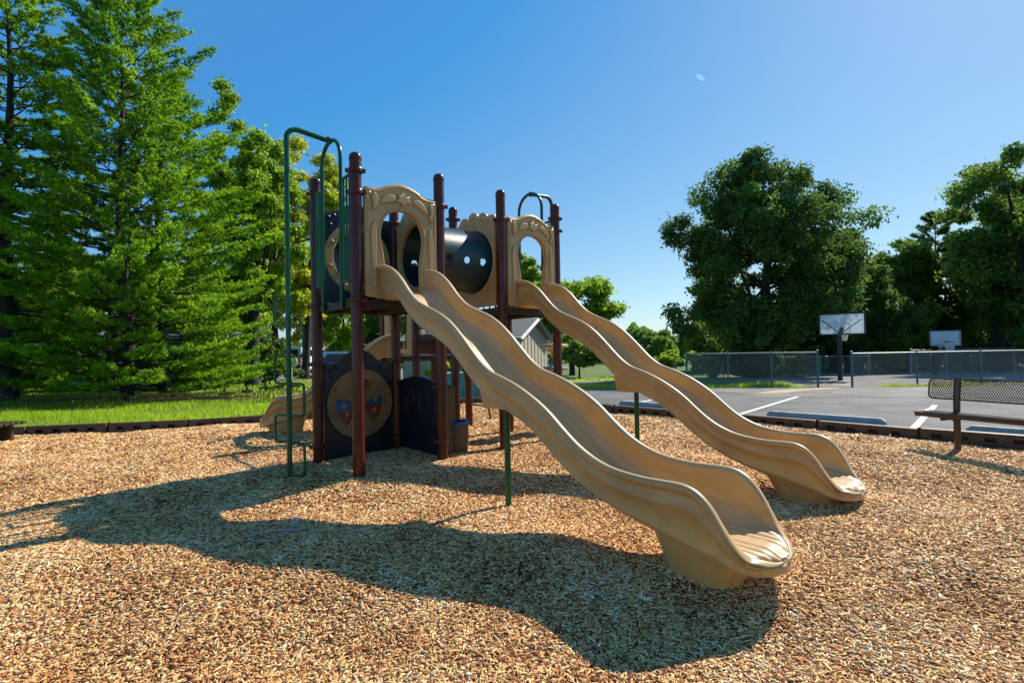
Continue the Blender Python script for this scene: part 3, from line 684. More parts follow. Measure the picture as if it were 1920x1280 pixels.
slide_wear(M['tan'])
M['tan'].node_tree.nodes['Principled BSDF'].inputs['Sheen Weight'].default_value = .22
M['tan'].node_tree.nodes['Principled BSDF'].inputs['Sheen Roughness'].default_value = .45

# ---- tunnel and its end panels
def tunnel_panel(i, j, tside, off, m=M['tan_panel']):
    """plane from post (i,j) to (i,j+1)"""
    org = gp(i, j); z0 = 1.90
    top = [(.10, 3.12), (.28, 3.13)] + arc(.40, 3.10, .115, 165, 20, 10, .095) + arc(.62, 3.10, .125, 160, 15, 10, .13)[::1]
    top = [(.075, 3.10), (.09, 3.125), (.20, 3.13)] + arc(.335, 3.12, .10, 175, 10, 10, .07) + arc(.535, 3.13, .105, 170, 10, 10, .10) + arc(.735, 3.12, .10, 170, 5, 10, .07) + [(.87, 3.10), (.93, 3.02), (.99, 2.98)]
    out = [(.075, z0)] + top + [(.995, z0)]
    hole = arc(.535, 2.53, .40, 0, 360 - 360 / 48, 47)
    me = panel_mesh('tp', out[::-1], [hole], .05, .01)
    o = put_panel(me, 'tunnel_panel', org, PRP, off, m)
    T = plane_matrix(org, PRP)
    b = MB()
    for f in (off - .025, off + .025):
        b.tube([T @ Vector((x, y, f)) for x, y in arc(.535, 2.53, .445, 0, 355, 60)], .016, 8, closed=True)
        for (cx, cz, rr) in ((.33, 3.06, .045), (.53, 3.09, .05), (.70, 3.06, .04), (.85, 3.0, .03), (.22, 3.05, .03), (.25, 2.0, .035), (.8, 2.0, .035)):
            b.tube([T @ Vector((cx + rr * math.cos(a), cz + rr * math.sin(a), f)) for a in np.linspace(0, 2 * np.pi, 16, endpoint=False)], .009, 6, closed=True)
    merge(o, b.build('raised_rings', M['tan_panel'], o, smooth=True))
    b = MB()
    for (x0, x1) in ((0, .1), (D, D - .1)):
        for y in (3.03, 1.96): b.tube([T @ Vector((x0, y, .0)), T @ Vector((x1, y, off))], .016, 8)
    build_each(b, 'bracket', M['maroon'], o, smooth=True)
    return o
tunnel_panel(1, 0, 1, .03); tunnel_panel(2, 0, -1, -.03)
def tunnel():
    c0 = gp(1, 0) + PRP * .535 + ROW * .015; Lg = G - .03; r = .415; zc = 2.53; n = 144; m_ = 72
    holes = []
    for side in (-1, 1):
        for x in (.22, .50, .76): holes.append((x, side * 96 - 2, .048))
    V = []; Fs = []
    for i in range(m_ + 1):
        x = Lg * i / m_
        for k in range(n):
            a = 2 * math.pi * k / n; V.append(c0 + ROW * x + PRP * (r * math.sin(a)) + Vector((0, 0, zc + r * math.cos(a))))
    for i in range(m_):
        for k in range(n):
            x = Lg * (i + .5) / m_; deg = math.degrees(2 * math.pi * (k + .5) / n); deg = (deg + 180) % 360 - 180
            if any((x - hx) ** 2 + (R(deg - ha) * r) ** 2 < hr * hr for hx, ha, hr in holes): continue
            Fs.append((i * n + k, i * n + (k + 1) % n, (i + 1) * n + (k + 1) % n, (i + 1) * n + k))
    me = bpy.data.meshes.new('tunnel'); me.from_pydata([v[:] for v in V], [], Fs); 
    bm = bmesh.new(); bm.from_mesh(me); bmesh.ops.recalc_face_normals(bm, faces=bm.faces)
    for f in bm.faces: f.smooth = True
    bm.to_mesh(me); bm.free()
    o = link_mesh('crawl_tunnel', me, M['teal'], PS)
    md = o.modifiers.new('s', 'SOLIDIFY'); md.thickness = .012; md.offset = -1
    for x in (.03, Lg - .03):
        fl = MB(); fl.lathe(c0 + ROW * x + Vector((0, 0, zc)), [(.41, -.012), (.455, -.012), (.46, 0), (.455, .012), (.41, .012), (.41, -.012)], 72, M4=Matrix.Rotation(.742, 4, 'Z') @ Matrix.Rotation(math.pi / 2, 4, 'Y'))
        fl.v = fl.v; f_ = fl.build('tunnel_flange', M['teal'], o, smooth=True)
        bt = MB(); sg = -1 if x > .5 else 1
        for a in np.arange(0, 2 * np.pi, np.pi / 5):
            q = c0 + ROW * (x + sg * .014) + PRP * (.437 * math.sin(a)) + Vector((0, 0, zc + .437 * math.cos(a)))
            bt.lathe(q, [(.011, -.004), (.011, .004), (.0001, .009)], 10, M4=Matrix.Rotation(.742, 4, 'Z') @ Matrix.Rotation(sg * math.pi / 2, 4, 'Y'))
        build_each(bt, 'bolt', M['steel'], o, smooth=True)
tunnel()

# ---- upper window panel and lower wheel panel (side between posts (0,1) and (1,1))
orgW = gp(0, 1); TW = plane_matrix(orgW, ROW)       # normal points towards the camera side
def wave_outline(z0, zs, zt):
    top = spline([(.075, zs), (.16, zs - .005), (.27, zs + .03), (.38, (zs + zt) / 2 + .035), (.535, zt), (.69, (zs + zt) / 2 + .035), (.80, zs + .03), (.91, zs - .005), (.995, zs)], 6)
    return [(.095, z0), (.975, z0), (.995, z0 + .02)] + top[::-1] + [(.075, z0 + .02)]
def ring_panel(name, z0, zs, zt, zc, rr, wheel):
    hole = arc(.535, zc, rr * .80, 0, 360 - 360 / 48, 47)
    me = panel_mesh('w', wave_outline(z0, zs, zt), [hole], .045, .009)
    o = put_panel(me, name, orgW, ROW, 0, M['navy'])
    b = MB()
    for k, (x, y) in enumerate([(.15, zs - .08), (.22, zs - .05), (.17, zs - .17), (.84, zs - .06), (.92, zs - .10), (.90, zs - .19), (.45, zt - .07), (.62, zt - .07)]):
        b.lathe(TW @ Vector((x, y, .022)), [(.026, -.004), (.024, .008), (.014, .014), (.0001, .016)], 14, M4=TW.to_3x3().to_4x4())
    merge(o, b.build('button_relief', M['navy'], o, smooth=True))
    b = MB()
    for (x0, x1) in ((0, .1), (D, D - .1)):
        for y in (zs - .03, z0 + .12): b.tube([TW @ Vector((x0, y, .0)), TW @ Vector((x1, y, .0))], .018, 8)
    build_each(b, 'bracket', M['maroon'], o, smooth=True)
    return o
up = ring_panel('window_panel', 1.92, 3.06, 3.20, 2.50, .45, False)
lo = ring_panel('wheel_panel', 0.0, 1.17, 1.345, .66, .45, True)
# tan ring with knobs for the upper panel
me = panel_mesh('r', arc(.535, 2.50, .45, 0, 352.5, 47), [arc(.535, 2.50, .33, 0, 352.5, 47)], .075, .014)
ring = put_panel(me, 'porthole_ring', orgW, ROW, .0, M['tan_panel'], up)
b = MB()
for k in range(8):
    a = k * math.pi / 4 + .3
    for sg in (1, -1): b.lathe(TW @ Vector((.535 + .39 * math.cos(a), 2.50 + .39 * math.sin(a), sg * .036)), [(.020, 0), (.019, sg * .010), (.010, sg * .016), (.0001, sg * .017)], 14, M4=TW.to_3x3().to_4x4())
build_each(b, 'knob', M['tan_panel'], up, smooth=True)
b = MB(); prof = [(.33, 0), (.32, .05), (.27, .11), (.17, .155), (.0001, .17)]
M['bubble'] = mat('clouded_dark_bubble', (0.02, 0.03, 0.035), .12)
b.lathe(TW @ Vector((.535, 2.50, 0)), [(r_, -z) for r_, z in prof], 40, M4=TW.to_3x3().to_4x4()); b.build('window_bubble', M['bubble'], up, smooth=True)
# wheel: tan disc with three open sectors over a coloured number wheel
zc = .66; cx = .535
def sector(a0, a1, r0, r1, n=10): return arc(cx, zc, r1, a0, a1, n) + arc(cx, zc, r0, a1, a0, max(3, n // 2))
secs = [sector(54, 126, .06, .355), sector(166, 236, .06, .345), sector(-58, 14, .06, .345)]
me = panel_mesh('w', arc(cx, zc, .44, 0, 352.5, 47), secs, .03, .008)
wcv = put_panel(me, 'wheel_cover', orgW, ROW, .038, M['disc'], lo)
b = MB()
for a in np.arange(0.3, 6.2, math.pi / 4):
    b.tube([TW @ Vector((cx + .385 * math.cos(a) + .022 * math.cos(t), zc + .385 * math.sin(a) + .022 * math.sin(t), .053)) for t in np.linspace(0, 2 * np.pi, 12, endpoint=False)], .005, 6, closed=True)
b.lathe(TW @ Vector((cx, zc, .053)), [(.03, 0), (.028, .01), (.015, .016), (.0001, .018)], 16, M4=TW.to_3x3().to_4x4())
merge(wcv, b.build('cover_relief', M['disc'], lo, smooth=True))
wc = {'purple': (.23, .03, .16), 'blue': (.02, .15, .42), 'red': (.42, .045, .03), 'green': (.08, .30, .05), 'orange': (.5, .16, .03), 'yellow': (.5, .4, .06)}
for k_, c in wc.items(): M['w' + k_] = mat('wheel_' + k_, tuple(v * .65 for v in c), .3, noise=(9, .3))
segs = [('purple', 68, 112), ('yellow', 112, 128), ('green', 128, 168), ('blue', 168, 200), ('red', 200, 238), ('purple', 238, 262), ('yellow', 262, 290), ('green', 290, 312), ('red', 312, 354), ('blue', 354, 388), ('orange', 28, 68)]
nw = MB(); nw.lathe(TW @ Vector((cx, zc, 0)), [(.355, .006), (.355, .012)], 48, M4=TW.to_3x3().to_4x4()); nwo = nw.build('number_wheel', M['wyellow'], lo)
for (cn, a0, a1) in segs:
    me = panel_mesh('s', sector(a0 + .4, a1 - .4, .02, .315, 8), [], .006, .001); put_panel(me, 'colour_segment', orgW, ROW, .017, M['w' + cn], lo)
M['numwhite'] = mat('white_print', (.75, .75, .72), .5); M['numyel'] = mat('yellow_print', (.6, .55, .15), .5)
for (txt, a, rr, sz, mm_) in [('15', 84, .20, .085, 'numwhite'), ('6', 8, .22, .07, 'numyel'), ('9', 186, .22, .07, 'numyel'), ('3', 216, .22, .07, 'numyel'), ('12', 332, .22, .07, 'numyel')]:
    me = text_mesh(txt, sz); T = plane_matrix(orgW, ROW) @ Matrix.Translation((cx + rr * math.cos(R(a)), zc + rr * math.sin(R(a)), .0215)) @ Matrix.Rotation(R(-12 if a < 100 else 8), 4, 'Z')
    me.transform(T); link_mesh('number', me, M[mm_], lo)

# ---- lower navy storefront panel and tub (side between posts (1,0) and (1,1))
orgB = gp(1, 0); TB = plane_matrix(orgB, PRP)
top = spline([(.10, .92), (.25, .96), (.53, .995), (.80, .96), (.96, .92)], 6)
me = panel_mesh('b', [(.10, .05)] + [(.96, .05)] + top[::-1], [], .045, .01)
nb = put_panel(me, 'counter_panel', orgB, PRP, 0, M['navy'])
b = MB()
for (x, r0) in ((.35, .1), (.68, .1)):
    b.tube([TB @ Vector((x + r0 * math.cos(t), .68 + .16 * math.sin(t), -.024)) for t in np.linspace(0, 2 * np.pi, 24, endpoint=False)], .009, 6, closed=True)
merge(nb, b.build('panel_relief', M['navy'], nb, smooth=True))
b = MB()
for y in (.87, .22):
    for (x0, x1) in ((0, .14), (D, D - .14)): b.tube([TB @ Vector((x0, y, 0)), TB @ Vector((x1, y, 0))], .02, 8)
    b.tube([TB @ Vector((0, y, -.0)), TB @ Vector((0, y, .13))], .02, 8)
build_each(b, 'bracket', M['maroon'], nb, smooth=True)
b = MB(); q = gp(1, 0) + ROW * .17 + PRP * .16; b.box((q.x, q.y, .45), (.26, .05, .84), rz=.742, bev=.012); b.build('side_board', M['tubbrown'], nb)
b = MB(); q = gp(1, 0) + ROW * .37 + PRP * .24
b.lathe((q.x, q.y, 0), [(.135, -.06), (.15, .02), (.165, .2), (.165, .385), (.14, .385), (.13, .1), (.0001, .08)], 36); tb = b.build('tub', M['tubbrown'], nb, smooth=True)
b = MB(); b.lathe((q.x, q.y, .392), [(.135, 0), (.135, .012), (.15, .022), (.175, .018), (.182, 0), (.175, -.018), (.165, -.02), (.135, 0)], 36); b.build('tub_rim', M['blue'], nb, smooth=True)

# ---- entry arches, overhead rails, ladders
def entry_arch(A, u, outdir, m):
    """A: near post; u: direction along the side; outdir: outward"""
    def P(t, z, d=0.0): return A + u * t + outdir * d + Vector((0, 0, z))
    t0, t1 = .30, .80; tm = (t0 + t1) / 2; rr = (t1 - t0) / 2
    b = MB(); pts = [P(t0, 1.80, .03), P(t0, 3.40, .03)] + [P(tm - rr * math.cos(a), 3.47 + rr * math.sin(a), .03) for a in np.linspace(0.05, math.pi - .05, 18)] + [P(t1, 3.40, .03), P(t1, 1.80, .03)]
    b.tube(pts, .022, 12); o = b.build('entry_arch', m, PS, smooth=True)
    b = MB()
    for (pa, pb) in ((.06, t0), (D - .06, t1)):
        b.tube(fillet([P(pa, 3.22, .03), P(pb, 3.20, .03)], .02), .016, 8)
        sg = 1 if pb > pa else -1; x0 = pa + sg * .02; x1 = pb - sg * .03
        b.tube(fillet([P(x0, 3.21, .03), P(x0, 2.08, .03), P(pb, 2.08, .03)], .05), .014, 8)
        for k in (1, 2): x = x0 + (x1 - x0) * k / 2.6; b.tube([P(x, 3.21, .03), P(x, 2.08, .03)], .012, 8)
    b.build('guard_rail', m, o, smooth=True)
    q = P(tm, 0, .50)
    b = MB(); b.tube(fillet([P(tm, 3.715, .03), P(tm, 3.75, .44), P(tm, 3.68, .52), P(tm, 3.3, .52), P(tm, -.3, .52)], .16, 10), .027, 12)
    b.lathe(P(tm, 3.72, .05), [(.034, -.03), (.034, .03)], 14, M4=Matrix.Rotation(math.pi / 2, 4, 'X')); pole = b.build('climbing_pole', m, o, smooth=True)
    return o, P(tm, 0, .52)
oc, base = entry_arch(gp(0, 0), PRP, -ROW, M['green'])
u = Vector((.92, -.39, 0)).normalized(); a_ = -.20; b2 = .21
zz = [1.92, 1.61, 1.275, .985, .645, .36, .02]
pts = [base + u * 0 + Vector((0, 0, zz[0]))]
side = a_
for k in range(len(zz) - 1):
    pts.append(base + u * side + Vector((0, 0, zz[k]))); pts.append(base + u * side + Vector((0, 0, zz[k + 1]))); side = b2 if side == a_ else a_
pts.append(base + Vector((0, 0, zz[-1])))
b = MB(); b.tube(fillet(pts, .055, 5), .0145, 10); b.build('step_rung', M['green'], oc, smooth=True)
oc2, base2 = entry_arch(gp(3, 0), PRP, ROW, M['darkgreen'])
# stepping pods on the far pole
for (z, mm_) in ((1.36, 'tan'), (1.0, 'grey_pod'), (.62, 'tan')):
    b = MB(); b.lathe((base2.x, base2.y, z), [(.035, -.20), (.045, -.14), (.075, -.07), (.15, -.035), (.215, -.025), (.222, 0), (.212, .018), (.12, .03), (.07, .06), (.045, .12), (.03, .2)], 36)
    b.build('stepping_pod', M[mm_], oc2, smooth=True)
# back decks: tan arch panel behind the short slide, guard rails
def small_arch(A, u, z0, z1):
    T = plane_matrix(A, u); out = [(.08, z0)] + [(.99, z0), (.99, z1 - .08)] + spline([(.99, z1 - .08), (.75, z1 - .02), (.535, z1), (.32, z1 - .02), (.08, z1 - .08)], 5)
    hole = spline([(.25, z0 + .08), (.25, z1 - .35), (.36, z1 - .16), (.535, z1 - .1), (.71, z1 - .16), (.82, z1 - .35), (.82, z0 + .08)], 5)
    me = panel_mesh('a', out, [hole], .05, .01); return put_panel(me, 'arch_panel', A, u, 0, M['tan_panel'])
small_arch(gp(2, 2), PRP, 1.27, 2.42)
def guard(A, u, z0, z1, m):
    b = MB(); n = 7
    b.tube([A + u * .05 + Vector((0, 0, z1)), A + u * (D - .05) + Vector((0, 0, z1))], .018, 8); b.tube([A + u * .05 + Vector((0, 0, z0)), A + u * (D - .05) + Vector((0, 0, z0))], .018, 8)
    for k in range(1, n): b.tube([A + u * (D * k / n) + Vector((0, 0, z0)), A + u * (D * k / n) + Vector((0, 0, z1))], .013, 8)
    return b.build('guard_rail', m, PS, smooth=True)
guard(gp(2, 1), PRP, 1.68, 2.55, M['green']); guard(gp(3, 1), PRP, 1.68, 2.55, M['green']); guard(gp(2, 3), ROW, 1.35, 2.25, M['green'])
# loop ladder up to the back deck
A = gp(3, 2) + ROW * .05
b = MB()
for t in (.25, .8):
    q = A + PRP * t; b.tube(fillet([q + Vector((0, 0, 1.9)), q + ROW * .25 + Vector((0, 0, 1.85)), q + ROW * .7 + Vector((0, 0, -.2))], .2, 8), .02, 10)
for k in range(4):
    z = .25 + k * .3; d = .68 - .27 * z; q = A + ROW * d; b.tube([q + PRP * .25 + Vector((0, 0, z)), q + PRP * .8 + Vector((0, 0, z))], .016, 8)
b.build('loop_ladder', M['green'], PS, smooth=True)

# ---------------------------------------------------------------- border timbers
def make_timber():
    t = thing('border_timber', (0, 0, 0), None, 'border timber', 'brown plastic border timbers round the wood chips')
    L_ = 1.20; out = [(0, 0), (L_, 0), (L_, .22), (0, .22)]
    holes = []
    for x in (.17, .43, .70, .96): holes.append([(x - .055, .125), (x + .055, .125), (x + .055, .175), (x - .055, .175)])
    me = panel_mesh('bt', out, holes, .03, .004)
    T = plane_matrix((-L_ / 2, -.045, 0), (1, 0)); me.transform(T); o = bpy.data.objects.new('front_face', me); me.materials.append(M['brown']); COL.objects.link(o); o.parent = t
    me = panel_mesh('bt', out, [], .02, .004); me.transform(plane_matrix((-L_ / 2, .04, 0), (1, 0))); o = bpy.data.objects.new('rear_face', me); me.materials.append(M['brown']); COL.objects.link(o); o.parent = t
    b = MB(); b.box((0, 0, .222), (L_ - .01, .125, .022), bev=.008)
    me = bpy.data.meshes.new('cap'); me.from_pydata(b.v, [], b.f); me.materials.append(M['brown']); o = bpy.data.objects.new('top_cap', me); COL.objects.link(o); o.parent = t
    b = MB(); b.lathe((L_ / 2 + .018, 0, 0), [(.024, -.1), (.024, .238), (.014, .25), (.0001, .252)], 12)
    me = bpy.data.meshes.new('spike'); me.from_pydata(b.v, [], b.f); me.materials.append(M['brown']); o = bpy.data.objects.new('joint_stake', me); COL.objects.link(o); o.parent = t
    return t
timber = make_timber(); tcount = 0
def run_timbers(path, side, label):
    global tcount
    P = [Vector((*p, 0)) for p in path]; d = 0; segs_ = []
    # walk the path in steps of a timber's length
    cur = P[0]; idx = 0
    while idx < len(P) - 1:
        rem = 1.235; q = cur
        while idx < len(P) - 1 and (P[idx + 1] - q).length < rem:
            rem -= (P[idx + 1] - q).length; q = P[idx + 1]; idx += 1
        if idx < len(P) - 1: q = q + (P[idx + 1] - q).normalized() * rem
        segs_.append((cur, q)); cur = q
        if idx >= len(P) - 1: break
    N = len(segs_)
    for k, (a, c) in enumerate(segs_):
        t = timber if tcount == 0 else dup(timber); tcount += 1
        mid = (a + c) / 2; d_ = c - a; ang = math.atan2(d_.y, d_.x)
        t.location = (mid.x, mid.y, -.085 + .006 * math.sin(k * 2.3)); t.rotation_euler = (0, R(.4) * math.sin(k * 1.7), ang if side > 0 else ang + math.pi)
        t['label'] = label(k, N)
    return N
ORD = ['first', 'second', 'third', 'fourth', 'fifth', 'sixth', 'seventh', 'eighth', 'ninth', 'tenth', 'eleventh', 'twelfth', 'thirteenth', 'fourteenth']
run_timbers([(-11.9, 8.2), (-10.2, 8.6), (-7.6, 9.0), (-6.2, 9.25), (-4.9, 9.9), (-3.0, 11.45), (-1.2, 12.95), (0.3, 12.6)], 1, lambda k, N: 'brown slotted plastic border timber along the lawn edge, %s from the left' % ORD[k])
run_timbers([(0.45, 12.5), (1.9, 10.8), (6.3, 6.3), (9.5, 3.05)], 1, lambda k, N: 'brown slotted plastic border timber beside the parking lot, %s counting from the far corner' % ORD[k])

# ---------------------------------------------------------------- wheel stops
def make_stop():
    b = MB(); L_ = 1.75
    sec = [(-.075, 0), (-.075, .075), (-.05, .125), (.05, .125), (.075, .075), (.075, 0)]
    V = []
    for x, f in ((-L_ / 2, .0), (-L_ / 2 + .06, 1), (L_ / 2 - .06, 1), (L_ / 2, 0)):
        for (y, z) in sec: V.append((x, y * (1 if f else .85), z * (1 if f else .62)))
    n = 6; Fs = [(i * n + k, i * n + k + 1, (i + 1) * n + k + 1, (i + 1) * n + k) for i in range(3) for k in range(n - 1)] + [tuple(range(n)), tuple(3 * n + k for k in range(n))]
    b.add(V, Fs); return b.build('wheel_stop', M['concrete'])
st = make_stop(); dirS = Vector((6.3 - 1.9, 6.3 - 10.8, 0)).normalized(); angS = math.atan2(dirS.y, dirS.x)
for k, (x, y, lab) in enumerate([(5.17, 8.72, 'grey concrete wheel stop in the parking space between the slide ends and the bench'), (6.98, 6.72, 'grey concrete wheel stop seen behind the perforated bench'), (3.0, 11.0, 'grey concrete wheel stop seen between the two long slides')]):
    o = st if k == 0 else st.copy()
    if k: COL.objects.link(o)
    o.location = (x, y, .013); o.rotation_euler = (0, 0, angS); tag(o, lab, 'wheel stop', 'concrete wheel stops in the parking lot')

# ---------------------------------------------------------------- bench
def perforated(x0, x1, y0, y1, rad, pitch, hr, th):
    """flat plate with rounded corners pierced by rows of round-ish holes, in the xy plane"""
    V = []; Fs = []; n = 6; nx = int((x1 - x0) / pitch); ny = max(1, int((y1 - y0) / (pitch * .866)))
    px = (x1 - x0) / nx; py = (y1 - y0) / ny
    for j in range(ny):
        for i in range(nx):
            cx_ = x0 + (i + (.5 if j % 2 == 0 else 0.0) + (0 if j % 2 == 0 else 0)) * px; cx_ = x0 + (i + .5) * px; sh = px / 2 if j % 2 else 0
            cx_ += sh - px / 4; cy_ = y0 + (j + .5) * py
            cor = [(cx_ + px / 2, cy_ - py / 2), (cx_ + px / 2, cy_ + py / 2), (cx_ - px / 2, cy_ + py / 2), (cx_ - px / 2, cy_ - py / 2)]
            outer = [cor[0], (cx_ + px / 2, cy_), cor[1], (cx_, cy_ + py / 2), cor[2], (cx_ - px / 2, cy_), cor[3], (cx_, cy_ - py / 2)]
            inner = [(cx_ + hr * math.cos(a), cy_ + hr * math.sin(a)) for a in [math.radians(-45 + 45 * k) for k in range(8)]]
            b0 = len(V); V += [(x, y, 0) for x, y in outer] + [(x, y, 0) for x, y in inner]
            for k in range(8): Fs.append((b0 + k, b0 + (k + 1) % 8, b0 + 8 + (k + 1) % 8, b0 + 8 + k))
    return V, Fs
def bench():
    u = Vector((.41, -.912, 0)).normalized(); nrm = Vector((-u.y, u.x, 0)) * -1      # nrm faces the chips
    nrm = Vector((u.y, -u.x, 0))
    org = Vector((5.26, 6.64, 0)); L_ = 1.83; ang = math.atan2(u.y, u.x)
    t = thing('bench', org + u * L_ / 2, 'brown perforated metal park bench standing on the wood chips by the parking lot', 'bench')
    T = Matrix(((u.x, 0, nrm.x, org.x), (u.y, 0, nrm.y, org.y), (0, 1, 0, 0), (0, 0, 0, 1)))  # x along, y up, z towards chips
    def build(V, Fs, M4, nm, m):
        me = bpy.data.meshes.new(nm); me.from_pydata(V, [], Fs); bm = bmesh.new(); bm.from_mesh(me); bmesh.ops.remove_doubles(bm, verts=bm.verts, dist=1e-4); bm.to_mesh(me); bm.free()
        me.transform(M4); o = link_mesh(nm, me, m, t); md = o.modifiers.new('s', 'SOLIDIFY'); md.thickness = .004; return o
    tilt = Matrix.Translation((0, .60, -.05)) @ Matrix.Rotation(R(-10), 4, 'X')
    V, Fs = perforated(.012, L_ - .012, .012, .238, .05, .024, .0088, .004)
    rc = .055
    def clip(x, y, w_, h_):      # rounded ends
        cx_ = min(max(x, rc), w_ - rc); cy_ = min(max(y, rc), h_ - rc); d = math.hypot(x - cx_, y - cy_)
        if d > rc - .002: x = cx_ + (x - cx_) * (rc - .002) / d; y = cy_ + (y - cy_) * (rc - .002) / d
        return x, y
    V = [(*clip(x, y, L_, .25), 0) for x, y, z in V]
    bo = build(V, Fs, T @ tilt, 'backrest', M['bench'])
    def rrect(w_, h_): 
        P = []
        for (cx_, cy_, a0) in ((w_ - rc, rc, -90), (w_ - rc, h_ - rc, 0), (rc, h_ - rc, 90), (rc, rc, 180)): P += arc(cx_, cy_, rc, a0, a0 + 90, 6)
        return P
    b = MB(); b.tube([T @ tilt @ Vector((x, y, 0)) for x, y in rrect(L_, .25)], .0095, 8, closed=True); b.build('backrest_rim', M['bench'], bo, smooth=True)
    Ms = T @ Matrix.Translation((0, .445, 0)) @ Matrix.Rotation(R(90), 4, 'X')
    V, Fs = perforated(.012, L_ - .012, .012, .288, .05, .024, .0088, .004); V = [(*clip(x, y, L_, .30), 0) for x, y, z in V]
    so = build(V, Fs, Ms, 'seat', M['bench'])
    b = MB(); b.tube([Ms @ Vector((x, y, 0)) for x, y in rrect(L_, .30)], .010, 8, closed=True)
    b.add([(Ms @ Vector((x, y, z))) for z in (0, .045) for x, y in rrect(L_, .30)], [(k, (k + 1) % 28, 28 + (k + 1) % 28, 28 + k) for k in range(28)])
    b.build('seat_rim', M['bench'], so, smooth=True)
    for x in (.30, L_ - .30):
        b = MB(); w_ = .06
        pts = [T @ Vector((x, -.3, -.05)), T @ Vector((x, .40, -.05)), T @ Vector((x, .62, -.06)), T @ Vector((x, .86, -.098))]
        b.tube(pts, .036, 12); b.tube([T @ Vector((x, .385, -.06)), T @ Vector((x, .385, .27))], .022, 10); b.tube([T @ Vector((x, .33, -.05)), T @ Vector((x, .385, .10))], .016, 8)
        b.build('leg', M['bench'], t, smooth=True)
bench()
# slatted bench end at the far left
def slat_bench():
    t = thing('slatted_bench', (-8.0, 7.9, 0), 'weathered grey-brown slatted plank seat at the far left edge of the wood chips', 'bench')
    for k in range(6):
        b = MB(); b.box((-8.18 - .0, 7.72 + k * .095, .30 - .0 * k), (.95, .075, .04), rz=R(4), bev=.006); b.build('slat', M['brown'], t)
    for y in (7.75, 8.15):
        b = MB(); b.box((-8.2, y, .12), (.70, .06, .34), rz=R(4), bev=.008); b.build('leg', M['brown'], t)
slat_bench()

# ---------------------------------------------------------------- basketball hoops
def hoop(px_x, y, zg, s, board_w, board_h, zb, zrim, facing, label, behind):
    """s: scale of the pole; facing: unit vector from the pole to the court side"""
    x = px_x; f = Vector(facing).normalized(); l = Vector((-f.y, f.x, 0))
    t = thing('basketball_hoop', (x, y, zg), label, 'basketball hoop', 'basketball hoops on the court')
    bx = Vector((x, y, 0)); bd = bx + f * .95
    b = MB(); b.box((x, y, (zg - .2 + zb - .05) / 2), (.17, .17, zb - .05 - zg + .2), rz=math.atan2(f.y, f.x), bev=.015); b.build('pole', M['pole'], t)
    b = MB(); b.tube([bx + Vector((0, 0, zb - .12)), bd + Vector((0, 0, zb + .25)) - f * .04], .085, 4); b.tube([bx + f * .5 + Vector((0, 0, zb + .02)), bd - f * .05 + l * .7 + Vector((0, 0, zb + board_h * .7))], .018, 6)
    b.tube([bx + f * .5 + Vector((0, 0, zb + .02)), bd - f * .05 - l * .7 + Vector((0, 0, zb + board_h * .7))], .018, 6); b.build('arm', M['pole'], t)
    ang = math.atan2(l.y, l.x); c = bd + Vector((0, 0, zb + board_h / 2))
    b = MB(); b.box(c[:], (board_w, .03, board_h), rz=ang, bev=.004); bo = b.build('backboard', M['board'], t)
    fr = MB()
    for (dx, dz, sx, sz) in ((0, board_h / 2, board_w + .08, .05), (0, -board_h / 2, board_w + .08, .05), (board_w / 2, 0, .06, board_h), (-board_w / 2, 0, .06, board_h)):
        q = c + l * dx + Vector((0, 0, dz)); fr.box(q[:], (sx, .05, sz), rz=ang)
    fr.build('frame', M['pole'] if behind else M['galv'], bo)
    sq = MB()
    for (dx, dz, sx, sz) in ((0, .02, .61, .05), (0, -.40, .61, .05), (.28, -.19, .05, .42), (-.28, -.19, .05, .42)):
        q = c + l * dx + Vector((0, 0, dz)) + f * .018; sq.box(q[:], (sx, .006, sz), rz=ang)
    sq.build('target_square', M['white'], bo)
    rc = bd + f * .38 + Vector((0, 0, zrim)); b = MB()
    b.tube([rc + f * .23 * math.cos(a) + l * .23 * math.sin(a) for a in np.linspace(0, 2 * np.pi, 28, endpoint=False)], .014, 6, closed=True); b.tube([bd + Vector((0, 0, zrim)), rc - f * .2], .05, 6); b.build('rim', M['red'], t, smooth=True)
    nb_ = MB(); n = 12
    for k in range(n):
        for sgn in (1, -1):
            pts = []
            for i in range(6):
                fz_ = i / 5; rr = .23 - .11 * fz_; a = 2 * math.pi * k / n + sgn * fz_ * 1.3
                pts.append(rc + f * rr * math.cos(a) + l * rr * math.sin(a) - Vector((0, 0, .45 * fz_)))
            nb_.tube(pts, .008, 4)
    nb_.build('net', M['net'], t)
hoop(13.2, 21.0, -.17, 1, 1.62, .86, 1.72, 1.90, (.62, .78, 0), 'near basketball hoop seen from behind, dark square pole and clear backboard', True)
hoop(21.1, 26.0, -.35, 1, 1.22, .68, 1.17, 1.34, (-.25, -1, 0), 'far basketball hoop facing the camera with a white target square', False)

